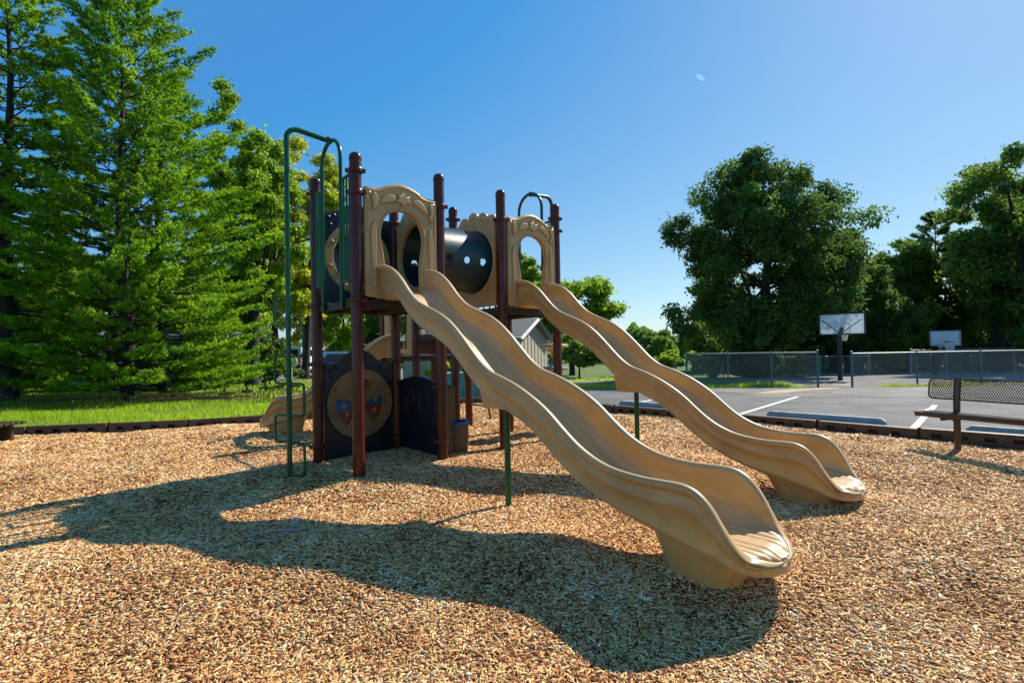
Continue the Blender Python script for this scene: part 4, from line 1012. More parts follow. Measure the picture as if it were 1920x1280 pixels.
# ---------------------------------------------------------------- chain link fences
def fence(name, P, Q, h, npost, label, gapsize=.115, wire=.0055, mp=None, ext=.06):
    P = Vector(P); Q = Vector(Q); d = Q - P; L_ = d.length; u = d.normalized()
    t = thing(name, P, label, 'fence', 'chain link fences round the court'); mp = mp or M['fencegreen']
    for k in range(npost + 1):
        q = P + d * k / npost; b = MB(); rr = .036 if k in (0, npost) else .028
        b.lathe(q, [(rr, -.3), (rr, h + (ext if k in (0, npost) else .0)), (rr * .5, h + ext * .5 + .04), (.0001, h + ext * .5 + .05)], 10); b.build('fence_post', mp, t, smooth=True)
    b = MB(); b.tube([P + Vector((0, 0, h - .01)), Q + Vector((0, 0, h - .01))], .022, 8); b.build('top_rail', M['galv'], t, smooth=True)
    # woven wire: zigzag strands crossing into diamonds
    V = []; Fs = []; nn = Vector((-u.y, u.x, 0)) * wire * .5; n = int((L_ + h) / gapsize)
    def strand(a, c):
        b0 = len(V); dd = (c - a).normalized(); s_ = dd.cross(Vector((-u.y, u.x, 0))).normalized() * wire * .5
        for q in (a, c): V.extend([(q + s_ + nn)[:], (q - s_ + nn)[:], (q - s_ - nn)[:], (q + s_ - nn)[:]])
        for k in range(4): Fs.append((b0 + k, b0 + (k + 1) % 4, b0 + 4 + (k + 1) % 4, b0 + 4 + k))
    def pt(x, z): return P + d * (x / L_) + Vector((0, 0, z))
    hh = h - .03
    for k in range(n + 1):
        x = k * gapsize - hh
        for sg in (1, -1):
            x0, x1 = (x, x + hh) if sg > 0 else (x + hh, x); z0, z1 = .02, hh
            # clip to the fence length
            def cl(xa, za, xb, zb_):
                lo_, hi_ = 0.0, 1.0
                for (val, dv) in ((xa, xb - xa),):
                    if dv != 0:
                        ta, tb = (0 - val) / dv, (L_ - val) / dv
                        if ta > tb: ta, tb = tb, ta
                        lo_ = max(lo_, ta); hi_ = min(hi_, tb)
                return lo_, hi_
            l0, h0 = cl(x0, z0, x1, z1)
            if h0 - l0 > .02: strand(pt(x0 + (x1 - x0) * l0, z0 + (z1 - z0) * l0), pt(x0 + (x1 - x0) * h0, z0 + (z1 - z0) * h0))
    me = bpy.data.meshes.new('wire_mesh'); me.from_pydata(V, [], Fs); link_mesh('wire_mesh', me, M['galv'], t)
    return t
fence('chain_link_fence', (6.35, 19.0, -.16), (10.25, 17.5, -.16), 1.22, 3, 'green post chain link fence in front of the big round tree')
fence('chain_link_fence', (11.2, 17.2, -.17), (22.5, 17.9, -.17), 1.17, 5, 'green post chain link fence running right from the court gap, behind the bench')
fence('chain_link_fence', (8.6, 27.5, -.4), (18.5, 27.0, -.4), 1.1, 4, 'low far fence seen through the near chain link on the left of the court', .13, .005, M['galv'])
fence('chain_link_fence', (20.5, 26.8, -.4), (31, 28.5, -.4), 1.35, 5, 'far grey fence at the back of the court below the right hand trees', .13, .005, M['galv'])
#@@BG
# ---------------------------------------------------------------- vegetation
def hor(px): return 656 - (px - 960) * .0175
def wx(px, y): return (px - 960) / F * y
def wz(px, py, y): return EYE + (hor(px) - py) / F * y
M['pine'] = leaf_mat('pine_needles', [(0.036, 0.12, 0.016), (0.09, 0.235, 0.014), (0.22, 0.42, 0.015), (0.36, 0.54, 0.03)], trans=.48, gloss=.2)
M['oak'] = leaf_mat('oak_leaves', [(0.026, 0.072, 0.018), (0.048, 0.115, 0.020), (0.088, 0.17, 0.024), (0.17, 0.26, 0.035)], trans=.42, gloss=.25)
M['mid2'] = leaf_mat('olive_leaves', [(0.045, 0.10, 0.016), (0.09, 0.18, 0.02), (0.16, 0.26, 0.03), (0.29, 0.38, 0.06)], trans=.42, gloss=.25)
M['mid'] = leaf_mat('green_leaves', [(0.06, 0.14, 0.008), (0.12, 0.24, 0.010), (0.22, 0.36, 0.015), (0.34, 0.46, 0.03)], trans=.5, gloss=.2)
M['yellow'] = leaf_mat('yellow_green_leaves', [(0.14, 0.23, 0.01), (0.26, 0.35, 0.015), (0.42, 0.46, 0.03), (0.58, 0.54, 0.09)], trans=.45, gloss=.2)
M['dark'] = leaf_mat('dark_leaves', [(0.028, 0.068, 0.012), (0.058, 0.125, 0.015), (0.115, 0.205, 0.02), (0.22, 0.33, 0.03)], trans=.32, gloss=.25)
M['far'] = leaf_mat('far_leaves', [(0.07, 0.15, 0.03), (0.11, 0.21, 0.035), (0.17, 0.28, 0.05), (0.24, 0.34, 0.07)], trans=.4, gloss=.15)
M['shrub'] = leaf_mat('shrub_leaves', [(0.022, 0.065, 0.008), (0.045, 0.115, 0.012), (0.09, 0.19, 0.018), (0.20, 0.32, 0.03)], trans=.4)
M['grass'] = leaf_mat('grass_blades', [(0.16, 0.29, 0.010), (0.24, 0.39, 0.014), (0.33, 0.48, 0.02), (0.44, 0.52, 0.06)], trans=.5, gloss=.2)
M['seed'] = leaf_mat('seed_heads', [(0.10, 0.12, 0.03), (0.16, 0.16, 0.05)], trans=.3)
M['straw'] = mat('pine_straw', (0.12, 0.05, 0.022), .95, noise=(12, .5), bump=(40, .8, .02))

def rand_unit(n, rg):
    v = rg.normal(size=(n, 3)); return v / np.linalg.norm(v, axis=1)[:, None]
def leaves(C, size, rg, up=.35, aspect=.5, outward=None):
    n = len(C); N_ = rand_unit(n, rg); N_[:, 2] += up
    if outward is not None: N_ += outward * .6
    N_ /= np.linalg.norm(N_, axis=1)[:, None]
    A = np.cross(N_, rand_unit(n, rg)); A /= np.linalg.norm(A, axis=1)[:, None]; B = np.cross(N_, A)
    L_ = (size * rg.uniform(.6, 1.25, n))[:, None]
    V = np.stack([C - A * L_ * .5, C + B * L_ * aspect * .5 + N_ * L_ * .06, C + A * L_ * .5, C - B * L_ * aspect * .5 + N_ * L_ * .06], 1).reshape(-1, 3)
    Fc = np.arange(n * 4).reshape(-1, 4); return V, Fc
def decid(name, x, y, z0, ztop, hw, zbot, nl, ls, m, label, group=None, seed=1, nclump=130, trunk_r=.25, kind_cat='tree', lobes=None, density_in=.45, dy=.8, limbs=9):
    rg = np.random.default_rng(seed); rz_ = (ztop - zbot) / 2; zc_ = (ztop + zbot) / 2
    t = thing(name, (x, y, z0), label, kind_cat, group)
    nlobe = max(14, int(nclump / 8)); ld = rand_unit(nlobe, rg); lr_ = rg.uniform(max(.35, density_in), .92, nlobe)[:, None]; li = rg.integers(0, nlobe, nclump)
    dv = (ld * lr_)[li] + rand_unit(nclump, rg) * (rg.uniform(.2, 1, nclump) ** .6 * rg.uniform(.22, .40, nlobe)[li])[:, None]
    r_ = np.linalg.norm(dv, axis=1); d = dv / r_[:, None]; r_ = np.minimum(r_, 1.05)
    # uneven outline: each direction reaches a different distance
    ph = rg.uniform(0, 6.28, 6); lump = 1 + .10 * np.sin(3 * np.arctan2(d[:, 2], d[:, 0]) + ph[0]) + .07 * np.sin(5 * np.arctan2(d[:, 2], d[:, 0]) + ph[1]) + .05 * np.sin(4 * d[:, 1] * 3 + ph[2])
    C = d * (r_ * lump)[:, None] * np.array([hw, hw * dy, rz_]) * 1.0
    low = C[:, 2] < -.3 * rz_; C[low, :2] *= .88
    C = C + np.array([x, y, zc_]); cr = rg.uniform(.13, .25, nclump) * min(hw, rz_) * (70 / nclump) ** .28
    if lobes is not None:
        for (lx, ly, lz, lr) in lobes:
            k = 10; C = np.vstack([C, np.array([lx, ly, lz]) + rand_unit(k, rg) * lr * .6]); cr = np.concatenate([cr, rg.uniform(.3, .5, k) * lr])
    w_ = cr ** 2; ci = rg.choice(len(C), nl, p=w_ / w_.sum())
    dirs = rand_unit(nl, rg); rad = cr[ci] * (rg.uniform(.1, 1, nl) ** .5 + np.maximum(0, rg.normal(0, .16, nl)))
    # every clump has an uneven skin of sprays
    rad *= 1 + .35 * np.sin(dirs[:, 0] * 7 + ci) * np.sin(dirs[:, 1] * 6 + ci * 2)
    Pn = C[ci] + dirs * rad[:, None] * np.array([1.15, 1.15, .85])
    keep = Pn[:, 2] > z0 + .05; Pn = Pn[keep]; dirs = dirs[keep]
    V, Fc = leaves(Pn, ls, rg, outward=dirs); np_mesh('crown', V, Fc, m, t)
    b = MB(); zt = zc_ + rz_ * .45; lean = rg.normal(0, .04, 2) * (zt - z0)
    tp = [Vector((x, y, z0 - .3)), Vector((x, y, z0 + .3)), Vector((x + lean[0] * .4, y + lean[1] * .4, z0 + (zt - z0) * .5)), Vector((x + lean[0], y + lean[1], zt))]
    b.tube(tp, [trunk_r * 1.35, trunk_r, trunk_r * .75, trunk_r * .25], 10)
    far_ = np.argsort(rg.random(len(C)))[:limbs]
    for k in far_:
        f0 = rg.uniform(.25, .8); st_ = tp[1] + (tp[3] - tp[1]) * f0; e = Vector(C[k]); mid_ = (st_ + e) / 2 + Vector((0, 0, (e - st_).length * -.08)); rr = trunk_r * (.5 - .3 * f0)
        b.tube([st_, mid_, e], [rr, rr * .6, rr * .2], 6)
    b.build('trunk', M['bark'], t, smooth=True); return t
def pine(name, x, y, z0, H, Rmax, label, seed, group=None, nb=120, low=.8, m=None, trunk_r=.2, tuft=.15, lean=0, side=None):
    rg = np.random.default_rng(seed); t = thing(name, (x, y, z0), label, 'tree', group); b = MB()
    axis_ = lambda z: Vector((x + lean * (z - z0) + .06 * math.sin(z * .8), y + .05 * math.cos(z * .7), z))
    zs = np.linspace(z0 - .3, z0 + H * .97, 14); b.tube([axis_(z) for z in zs], [max(.02, trunk_r * (1.25 - 1.2 * (z - z0) / H)) for z in zs], 10)
    PT = []; DR = []
    for k in range(nb):
        f = (k + rg.uniform(0, 1)) / nb; f = f ** 1.12; z = z0 + low + (H - low) * f
        prof = Rmax * (1 - f) ** .57 * (.78 + .22 * math.sin(k * 2.4)) * rg.uniform(.62, 1.12) + .25
        if f < .12: prof *= .85
        az = k * 2.39996 + rg.uniform(-.35, .35)
        if side is not None and math.cos(az - side) < -.2 and f < .35: prof *= .8
        dr = Vector((math.cos(az), math.sin(az), 0)); rise = (.85 * f ** 1.5 - .05) * prof; L_ = prof
        pts = []
        for i in range(8):
            s = i / 7; pts.append(axis_(z) + dr * (L_ * s) + Vector((0, 0, rise * s + .10 * L_ * (s * s - s) * 1.6 + (.14 * L_ * s * s * (1 - f)))))
        b.tube(pts, [max(.006, .045 * (1 - f * .6) * (1 - .85 * i / 7)) for i in range(8)], 5)
        # side twigs in a flat spray, needles towards their tips
        nt_ = int(9 + L_ * 9); lat = Vector((-dr.y, dr.x, 0))
        for j in range(nt_):
            s = .28 + .72 * (j + rg.random()) / nt_; i0 = min(6, int(s * 7)); fr_ = s * 7 - i0; base_ = pts[i0].lerp(pts[i0 + 1], fr_)
            sg = 1 if j % 2 else -1; tl = (.22 + .30 * L_ * (1 - s) * 1.0) * rg.uniform(.7, 1.15); ang = rg.uniform(.5, 1.0)
            td = (dr * math.cos(ang) + lat * sg * math.sin(ang) + Vector((0, 0, rg.uniform(.05, .38)))).normalized()
            nq = int(3 + tl * 11)
            for q in range(nq):
                PT.append(base_ + td * tl * (.25 + .75 * (q + rg.random()) / nq) + Vector(rg.normal(0, .03, 3))); DR.append(td)
        for q in range(5): PT.append(pts[-1] - dr * .08 * q); DR.append((dr + Vector((0, 0, .4))).normalized())
    b.build('trunk', M['bark'], t, smooth=True)
    P_ = np.array([p[:] for p in PT]); D_ = np.array([d[:] for d in DR]); n = len(P_); nn = 10
    P2 = np.repeat(P_, nn, 0); D2 = np.repeat(D_, nn, 0) * .9 + rand_unit(n * nn, rg) * .75 + np.array([0, 0, .25]); D2 /= np.linalg.norm(D2, axis=1)[:, None]
    Ln = tuft * rg.uniform(.6, 1.15, n * nn)[:, None]; W = np.cross(D2, rand_unit(n * nn, rg)); W /= np.linalg.norm(W, axis=1)[:, None]; W *= .0145
    # one island per tuft so that neighbouring needles share a colour
    base = P2 - D2 * Ln * .1
    V = np.stack([base - W, base + W, base + D2 * Ln], 1).reshape(n, nn * 3, 3)
    hub = P_[:, None, :]; V = V.reshape(-1, 3); Fc = np.arange(len(V)).reshape(-1, 3)
    np_mesh('crown', V, Fc, m or M['pine'], t); print(name, 'tufts', n); return t

pine('pine_tree', wx(238, 15.7), 15.7, 0, 12.4, 5.4, 'tall bright green pine, the largest tree on the left, standing on the lawn', 5, nb=175, trunk_r=.165, low=.35, lean=-.02)
pine('pine_tree', wx(14, 15.3), 15.3, 0, 13.4, 3.3, 'darker pine at the left edge of the photo with a thick dark trunk', 9, nb=150, trunk_r=.19, low=1.0)
pine('pine_tree', wx(300, 18.2), 18.2, 0, 11.0, 3.4, 'slimmer pine just behind the largest pine, its thin trunk showing through', 15, nb=110, trunk_r=.12, low=1.0)
pine('pine_tree', wx(-130, 17), 17, 0, 14, 4.2, 'pine half outside the left edge of the photo behind the dark trunk', 19, nb=110, trunk_r=.2, low=.5)

def T(name, px, Y, top, hwpx, bot, nl, ls, m, label, seed, z0=None, group=None, **kw):
    nl = int(nl * 1.45) if nl < 80000 else nl; ls *= 1.02
    x = wx(px, Y); z0 = float(fz(x, Y)) if z0 is None else z0
    return decid(name, x, Y, z0, wz(px, top, Y), hwpx / F * Y, max(z0 + .05, wz(px, bot, Y)), nl, ls, M[m], label, group, seed, **kw)
# left and centre
T('tulip_tree', 472, 22, 160, 96, 640, 42000, .17, 'mid', 'tall open green tree rising between the bright pine and the climbing pole', 21, nclump=170, trunk_r=.26, dy=1, limbs=22)
T('maple_tree', 572, 27, 262, 84, 660, 36000, .19, 'yellow', 'yellow green tree right behind the green climbing pole', 22, nclump=150, trunk_r=.2, limbs=18)
T('maple_tree', 520, 31, 330, 90, 640, 22000, .22, 'mid', 'mid green tree filling the gap behind the tall open tree and the yellow green one', 23, trunk_r=.2)
G1 = 'trees behind the lawn and the houses'
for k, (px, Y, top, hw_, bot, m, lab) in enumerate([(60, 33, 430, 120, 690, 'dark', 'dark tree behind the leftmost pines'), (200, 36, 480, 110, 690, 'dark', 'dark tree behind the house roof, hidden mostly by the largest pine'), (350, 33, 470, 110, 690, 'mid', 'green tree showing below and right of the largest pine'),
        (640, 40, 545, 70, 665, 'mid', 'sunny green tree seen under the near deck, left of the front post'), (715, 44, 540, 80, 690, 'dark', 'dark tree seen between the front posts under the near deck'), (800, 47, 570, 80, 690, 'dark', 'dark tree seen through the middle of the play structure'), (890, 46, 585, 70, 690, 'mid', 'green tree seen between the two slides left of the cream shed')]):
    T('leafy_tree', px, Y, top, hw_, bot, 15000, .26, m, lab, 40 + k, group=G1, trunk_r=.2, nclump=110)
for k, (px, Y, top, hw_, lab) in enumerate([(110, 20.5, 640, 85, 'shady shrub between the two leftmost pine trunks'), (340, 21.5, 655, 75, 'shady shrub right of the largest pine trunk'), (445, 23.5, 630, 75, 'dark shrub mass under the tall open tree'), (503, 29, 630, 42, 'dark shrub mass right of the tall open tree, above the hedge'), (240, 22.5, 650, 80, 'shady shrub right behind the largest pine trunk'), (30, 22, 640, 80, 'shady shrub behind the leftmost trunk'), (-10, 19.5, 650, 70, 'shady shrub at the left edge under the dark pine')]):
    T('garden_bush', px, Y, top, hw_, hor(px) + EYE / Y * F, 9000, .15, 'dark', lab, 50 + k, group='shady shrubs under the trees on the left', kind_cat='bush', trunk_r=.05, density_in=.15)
T('leafy_tree', 1072, 36, 508, 82, 665, 20000, .24, 'mid', 'green tree rising behind the cream shed, right of the far slide top', 61, trunk_r=.2)
T('leafy_tree', 985, 38, 478, 48, 640, 12000, .24, 'mid', 'small green treetop seen through the far arch panel', 62, trunk_r=.15)
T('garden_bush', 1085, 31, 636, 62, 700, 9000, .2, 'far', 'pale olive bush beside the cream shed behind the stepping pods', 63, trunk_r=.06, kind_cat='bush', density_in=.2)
T('garden_bush', 830, 20, 668, 36, 722, 7000, .12, 'yellow', 'sunny yellow green bush seen between the posts below the near slide', 64, trunk_r=.05, kind_cat='bush', density_in=.2)
G2 = 'hazy trees beyond the parking lot'
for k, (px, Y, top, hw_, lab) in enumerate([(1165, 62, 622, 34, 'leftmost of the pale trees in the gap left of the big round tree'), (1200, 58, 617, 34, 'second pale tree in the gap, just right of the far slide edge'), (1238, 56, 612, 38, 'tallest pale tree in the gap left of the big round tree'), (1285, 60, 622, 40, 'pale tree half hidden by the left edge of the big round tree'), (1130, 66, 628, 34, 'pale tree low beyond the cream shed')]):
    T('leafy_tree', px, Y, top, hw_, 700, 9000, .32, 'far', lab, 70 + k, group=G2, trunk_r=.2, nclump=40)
for k, (px, Y, lab) in enumerate([(1180, 33, 'shrub at the left end of the chain link fence'), (1245, 30, 'shrub between the far slide and the fence end post')]):
    T('wild_shrub', px, Y, 650, 42, 708, 6000, .18, 'mid', lab, 80 + k, kind_cat='bush', trunk_r=.05, density_in=.2, nclump=30)
# the big round tree and the wood on the right
x0 = wx(1428, 27)
T('oak_tree', 1432, 27, 318, 163, 690, 130000, .20, 'oak', 'big round dark green tree standing alone behind the chain link fence', 131, nclump=460, trunk_r=.30, dy=.9, limbs=30,
  lobes=[(wx(1578, 26.5), 26.5, wz(1578, 490, 26.5), 1.0), (wx(1285, 26.5), 26.5, wz(1285, 430, 26.5), 1.2), (wx(1545, 26.5), 26.5, wz(1545, 375, 26.5), 1.1), (wx(1390, 26.5), 26.5, wz(1390, 340, 26.5), 1.2), (wx(1490, 26.5), 26.5, wz(1490, 335, 26.5), 1.2), (wx(1280, 26), 26, wz(1280, 600, 26), 1.1), (wx(1430, 26), 26, wz(1430, 310, 26), 1.1)])
G3 = 'trees of the wood behind the basketball court'
for k, (px, Y, top, hw_, bot, nl, m, lab) in enumerate([(1612, 31, 440, 78, 695, 20000, 'oak', 'tree just right of the big round tree behind the near hoop'), (1700, 33, 442, 80, 695, 24000, 'mid2', 'rounded tree between the two basketball hoops'),
        (1872, 29, 262, 112, 650, 27000, 'mid2', 'tall tree with a forked dark trunk near the right edge'), (1950, 27, 215, 108, 660, 36000, 'oak', 'tallest tree cut by the right edge of the photo'), (1890, 32, 300, 95, 680, 22000, 'mid2', 'tree filling the gap left of the tallest tree at the right edge'),
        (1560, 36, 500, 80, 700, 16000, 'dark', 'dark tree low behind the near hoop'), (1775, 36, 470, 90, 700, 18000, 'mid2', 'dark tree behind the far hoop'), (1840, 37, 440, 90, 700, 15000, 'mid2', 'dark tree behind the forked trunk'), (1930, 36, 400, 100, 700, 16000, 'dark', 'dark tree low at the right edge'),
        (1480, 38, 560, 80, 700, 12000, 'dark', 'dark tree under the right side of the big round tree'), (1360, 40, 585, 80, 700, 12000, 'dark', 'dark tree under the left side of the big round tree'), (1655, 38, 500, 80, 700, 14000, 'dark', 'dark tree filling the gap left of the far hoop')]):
    T('woodland_tree', px, Y, top, hw_, bot, nl, .23, m, lab, 90 + k, group=G3, trunk_r=.32 if k == 2 else .2, nclump=180 if nl > 30000 else 110, limbs=16)
pine('pine_tree', wx(1760, 34), 34, -.4, wz(1760, 405, 34) + .4, 2.6, 'thin dull green pine standing behind the far hoop', 33, nb=60, low=2.5, tuft=.24, trunk_r=.14, m=M['oak'])
G4 = 'undergrowth behind the court fences'
for k, (px, Y, top, hw_, lab) in enumerate([(1335, 29, 655, 50, 'leafy undergrowth behind the left end of the near fence'), (1430, 29.5, 660, 50, 'leafy undergrowth at the foot of the big round tree'), (1510, 29, 650, 40, 'leafy undergrowth behind the fence gap'), (1655, 32, 650, 45, 'sunlit sapling right of the near hoop pole'),
        (1730, 34, 662, 50, 'undergrowth left below the far hoop'), (1810, 34, 655, 50, 'undergrowth right below the far hoop'), (1895, 33, 640, 50, 'undergrowth behind the fence above the bench back')]):
    T('wild_shrub', px, Y, top, hw_, 712, 11000, .18, 'mid' if k in (0, 3, 5) else 'oak', lab, 110 + k, group=G4, kind_cat='bush', trunk_r=.05, density_in=.15, nclump=36)
def wood_edge(px0, px1, Ya, Yb, h, n, m, label, ls=.3):
    f = RNG.random(n); px = px0 + (px1 - px0) * f; Y = Ya + (Yb - Ya) * f + RNG.normal(0, 1.3, n); X = (px - 960) / F * Y
    hh = h * (.72 + .18 * np.sin(px / 23.0) + .12 * np.sin(px / 9.0 + 1) + .10 * np.sin(px / 4.1 + 2)); Z = fz(X, Y) + hh * RNG.random(n) ** .85
    Y = Y + .8 * np.sin(Z * 2.2 + px / 11.0); V, Fc = leaves(np.stack([X, Y, Z], 1), ls, RNG); o = np_mesh('woodland_edge', V, Fc, M[m]); tag(o, label, 'wood', kind='stuff')
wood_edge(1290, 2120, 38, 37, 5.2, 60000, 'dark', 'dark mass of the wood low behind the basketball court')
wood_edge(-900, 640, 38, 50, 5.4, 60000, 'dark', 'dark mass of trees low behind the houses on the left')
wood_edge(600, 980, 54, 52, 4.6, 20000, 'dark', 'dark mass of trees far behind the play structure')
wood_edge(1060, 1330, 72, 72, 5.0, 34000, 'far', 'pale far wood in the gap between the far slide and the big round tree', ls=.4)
# clipped bushes by the driveway on the left
for k, (px, Y, top, hw_, lab) in enumerate([(462, 17.5, 733, 13, 'small dark bush at the edge of the lawn, leftmost of the clipped bushes'), (497, 18.5, 727, 17, 'round clipped bush second from the left by the driveway'), (522, 19.0, 724, 11, 'round clipped bush between two larger ones'), (546, 19.5, 722, 14, 'round clipped bush nearest the green climbing pole'),
        (505, 23, 694, 26, 'wide taller hedge behind the row of clipped bushes'), (548, 26, 690, 18, 'hedge block beside the driveway behind the climbing pole'), (420, 16.8, 738, 14, 'thin leafy weed clump on the lawn')]):
    T('clipped_bush', px, Y, top - 3, hw_ * 1.3, hor(px) + EYE / Y * F, 5000, .075, 'shrub', lab, 130 + k, group='clipped bushes by the driveway', kind_cat='bush', trunk_r=.03, density_in=.15, nclump=40, limbs=3)

# grass and weeds
def blades(name, regions, label):
    Vs = []; 
    for (xa, xb, ya, yb, dens, h0, h1, w_, cond) in regions:
        n = int((xb - xa) * (yb - ya) * dens); X = RNG.uniform(xa, xb, n); Y = RNG.uniform(ya, yb, n)
        k = (~inside(np.stack([X, Y], 1), BEDX)) & cond(X, Y); X, Y = X[k], Y[k]; n = len(X); Z = fz(X, Y)
        patch = .7 + .5 * np.sin(X * 1.3 + Y * .7) * np.sin(Y * 1.9 - X * .5)
        h = RNG.uniform(h0, h1, n) * patch; a = RNG.uniform(0, 6.28, n); ln = RNG.uniform(.1, .8, n) * h; b_ = RNG.uniform(0, 6.28, n)
        C = np.stack([X, Y, Z], 1); W = np.stack([np.cos(a), np.sin(a), 0 * a], 1) * (w_ * RNG.uniform(.6, 1.2, n))[:, None]; Tn = np.stack([np.cos(b_) * ln, np.sin(b_) * ln, h], 1)
        Md = C + Tn * np.array([.35, .35, .6])
        Vs.append(np.stack([C - W, C + W, Md + W * .7, C + Tn, Md - W * .7], 1).reshape(-1, 5, 3))
    V = np.concatenate(Vs); n = len(V); base = np.arange(n)[:, None] * 5
    Fc = np.concatenate([base + np.array([[0, 1, 2, 4]]), ], 1); Ft = base + np.array([[4, 2, 3, 3]])
    Fq = np.concatenate([Fc, Ft]); me = bpy.data.meshes.new(name)
    V = V.reshape(-1, 3).astype(np.float32); quads = Fc; tris = (base + np.array([[4, 2, 3]]))
    me.vertices.add(len(V)); me.vertices.foreach_set('co', V.ravel())
    li = np.concatenate([quads.ravel(), tris.ravel()]).astype(np.int32); me.loops.add(len(li)); me.loops.foreach_set('vertex_index', li)
    ls_ = np.concatenate([np.arange(len(quads)) * 4, len(quads) * 4 + np.arange(len(tris)) * 3]).astype(np.int32)
    me.polygons.add(len(ls_)); me.polygons.foreach_set('loop_start', ls_); me.update(calc_edges=True); me.validate()
    o = link_mesh(name, me, M['grass']); return tag(o, label, 'grass', kind='stuff')
BEDX = [(-14, 7.7), (-10.2, 8.7), (-7.6, 9.12), (-6.2, 9.38), (-4.95, 10.0), (-3.05, 11.6), (-1.2, 13.1), (0.4, 12.7), (2.0, 10.95), (6.4, 6.4), (9.6, 3.1), (12, 0.4), (12, -3), (-14, -3)]
T_ = lambda X, Y: np.ones(len(X), bool)
fr = lambda X, Y: (X > -Y * 1.1) & ((((X + 10.8) / 3.7) ** 2 + ((Y - 15.6) / 1.15) ** 2 > 1) | (RNG.random(len(X)) < .12))
blades('grass', [(-17, -3.0, 8.6, 12.5, 620, .06, .17, .006, fr), (-19, -2.0, 12.5, 17, 330, .06, .15, .009, fr), (-22, 1.5, 17, 26, 70, .05, .12, .016, fr), (-3.0, 1.0, 13, 18, 160, .04, .10, .009, T_),
    (2.0, 10.2, 17.4, 19.6, 420, .06, .22, .010, lambda X, Y: Y > 18.95 - (X - 2.3) * .13), (12.3, 15.2, 16.9, 17.7, 500, .08, .25, .010, T_), (15, 24, 16.9, 17.5, 160, .05, .2, .010, T_), (1.5, 9, 24.5, 30, 40, .05, .15, .02, T_)], 'bright green lawn grass growing behind the border timbers and along the fence')
def fallen():
    n = 260; X = RNG.uniform(-7, 7, n); Y = RNG.uniform(2.0, 9.0, n); k = np.abs(X) < Y * 1.05; X, Y = X[k], Y[k]
    C = np.stack([X, Y, gz(X, Y) + .026], 1); V, Fc = leaves(C, .045, RNG, up=2.5, aspect=.65); o = np_mesh('fallen_leaves', V, Fc, M['fallen']); tag(o, 'scattered dry brown and orange leaves lying on the wood chips', 'leaves', kind='stuff')
M['fallen'] = leaf_mat('dry_leaves', [(0.12, 0.035, 0.010), (0.30, 0.09, 0.02), (0.42, 0.16, 0.04), (0.25, 0.22, 0.04)], trans=.2, gloss=.1)
fallen()
def seed_weeds():
    n = 900; X = RNG.uniform(-15, -4.5, n); Y = RNG.normal(13.9, .45, n) + (X + 10) * .06; Z = fz(X, Y); V = []; Fs = []
    b = MB()
    for i in range(n):
        h = RNG.uniform(.16, .34); a = RNG.uniform(0, 6.28); dx, dy_ = .05 * math.cos(a), .05 * math.sin(a); p = Vector((X[i], Y[i], Z[i])); q = p + Vector((dx, dy_, h))
        b.tube([p, q], [.0035, .0025], 3); b.tube([q, q + Vector((dx * .3, dy_ * .3, .05))], [.011, .006], 4)
    o = b.build('seed_weeds', M['seed']); tag(o, 'tall weeds with pale seed heads in front of the shaded pine trunks', 'weeds', kind='stuff')
seed_weeds()
def leaf_litter(x, y, rx_, ry_, nm):
    P_ = [(x + rx_ * (1 + .2 * math.sin(3 * a)) * math.cos(a), y + ry_ * (1 + .15 * math.sin(5 * a)) * math.sin(a)) for a in np.linspace(0, 6.28, 30, endpoint=False)]
    sheet(nm, P_, M['straw'], .03)
leaf_litter(-10.8, 15.6, 3.9, 1.2, 'pine_straw_ground')

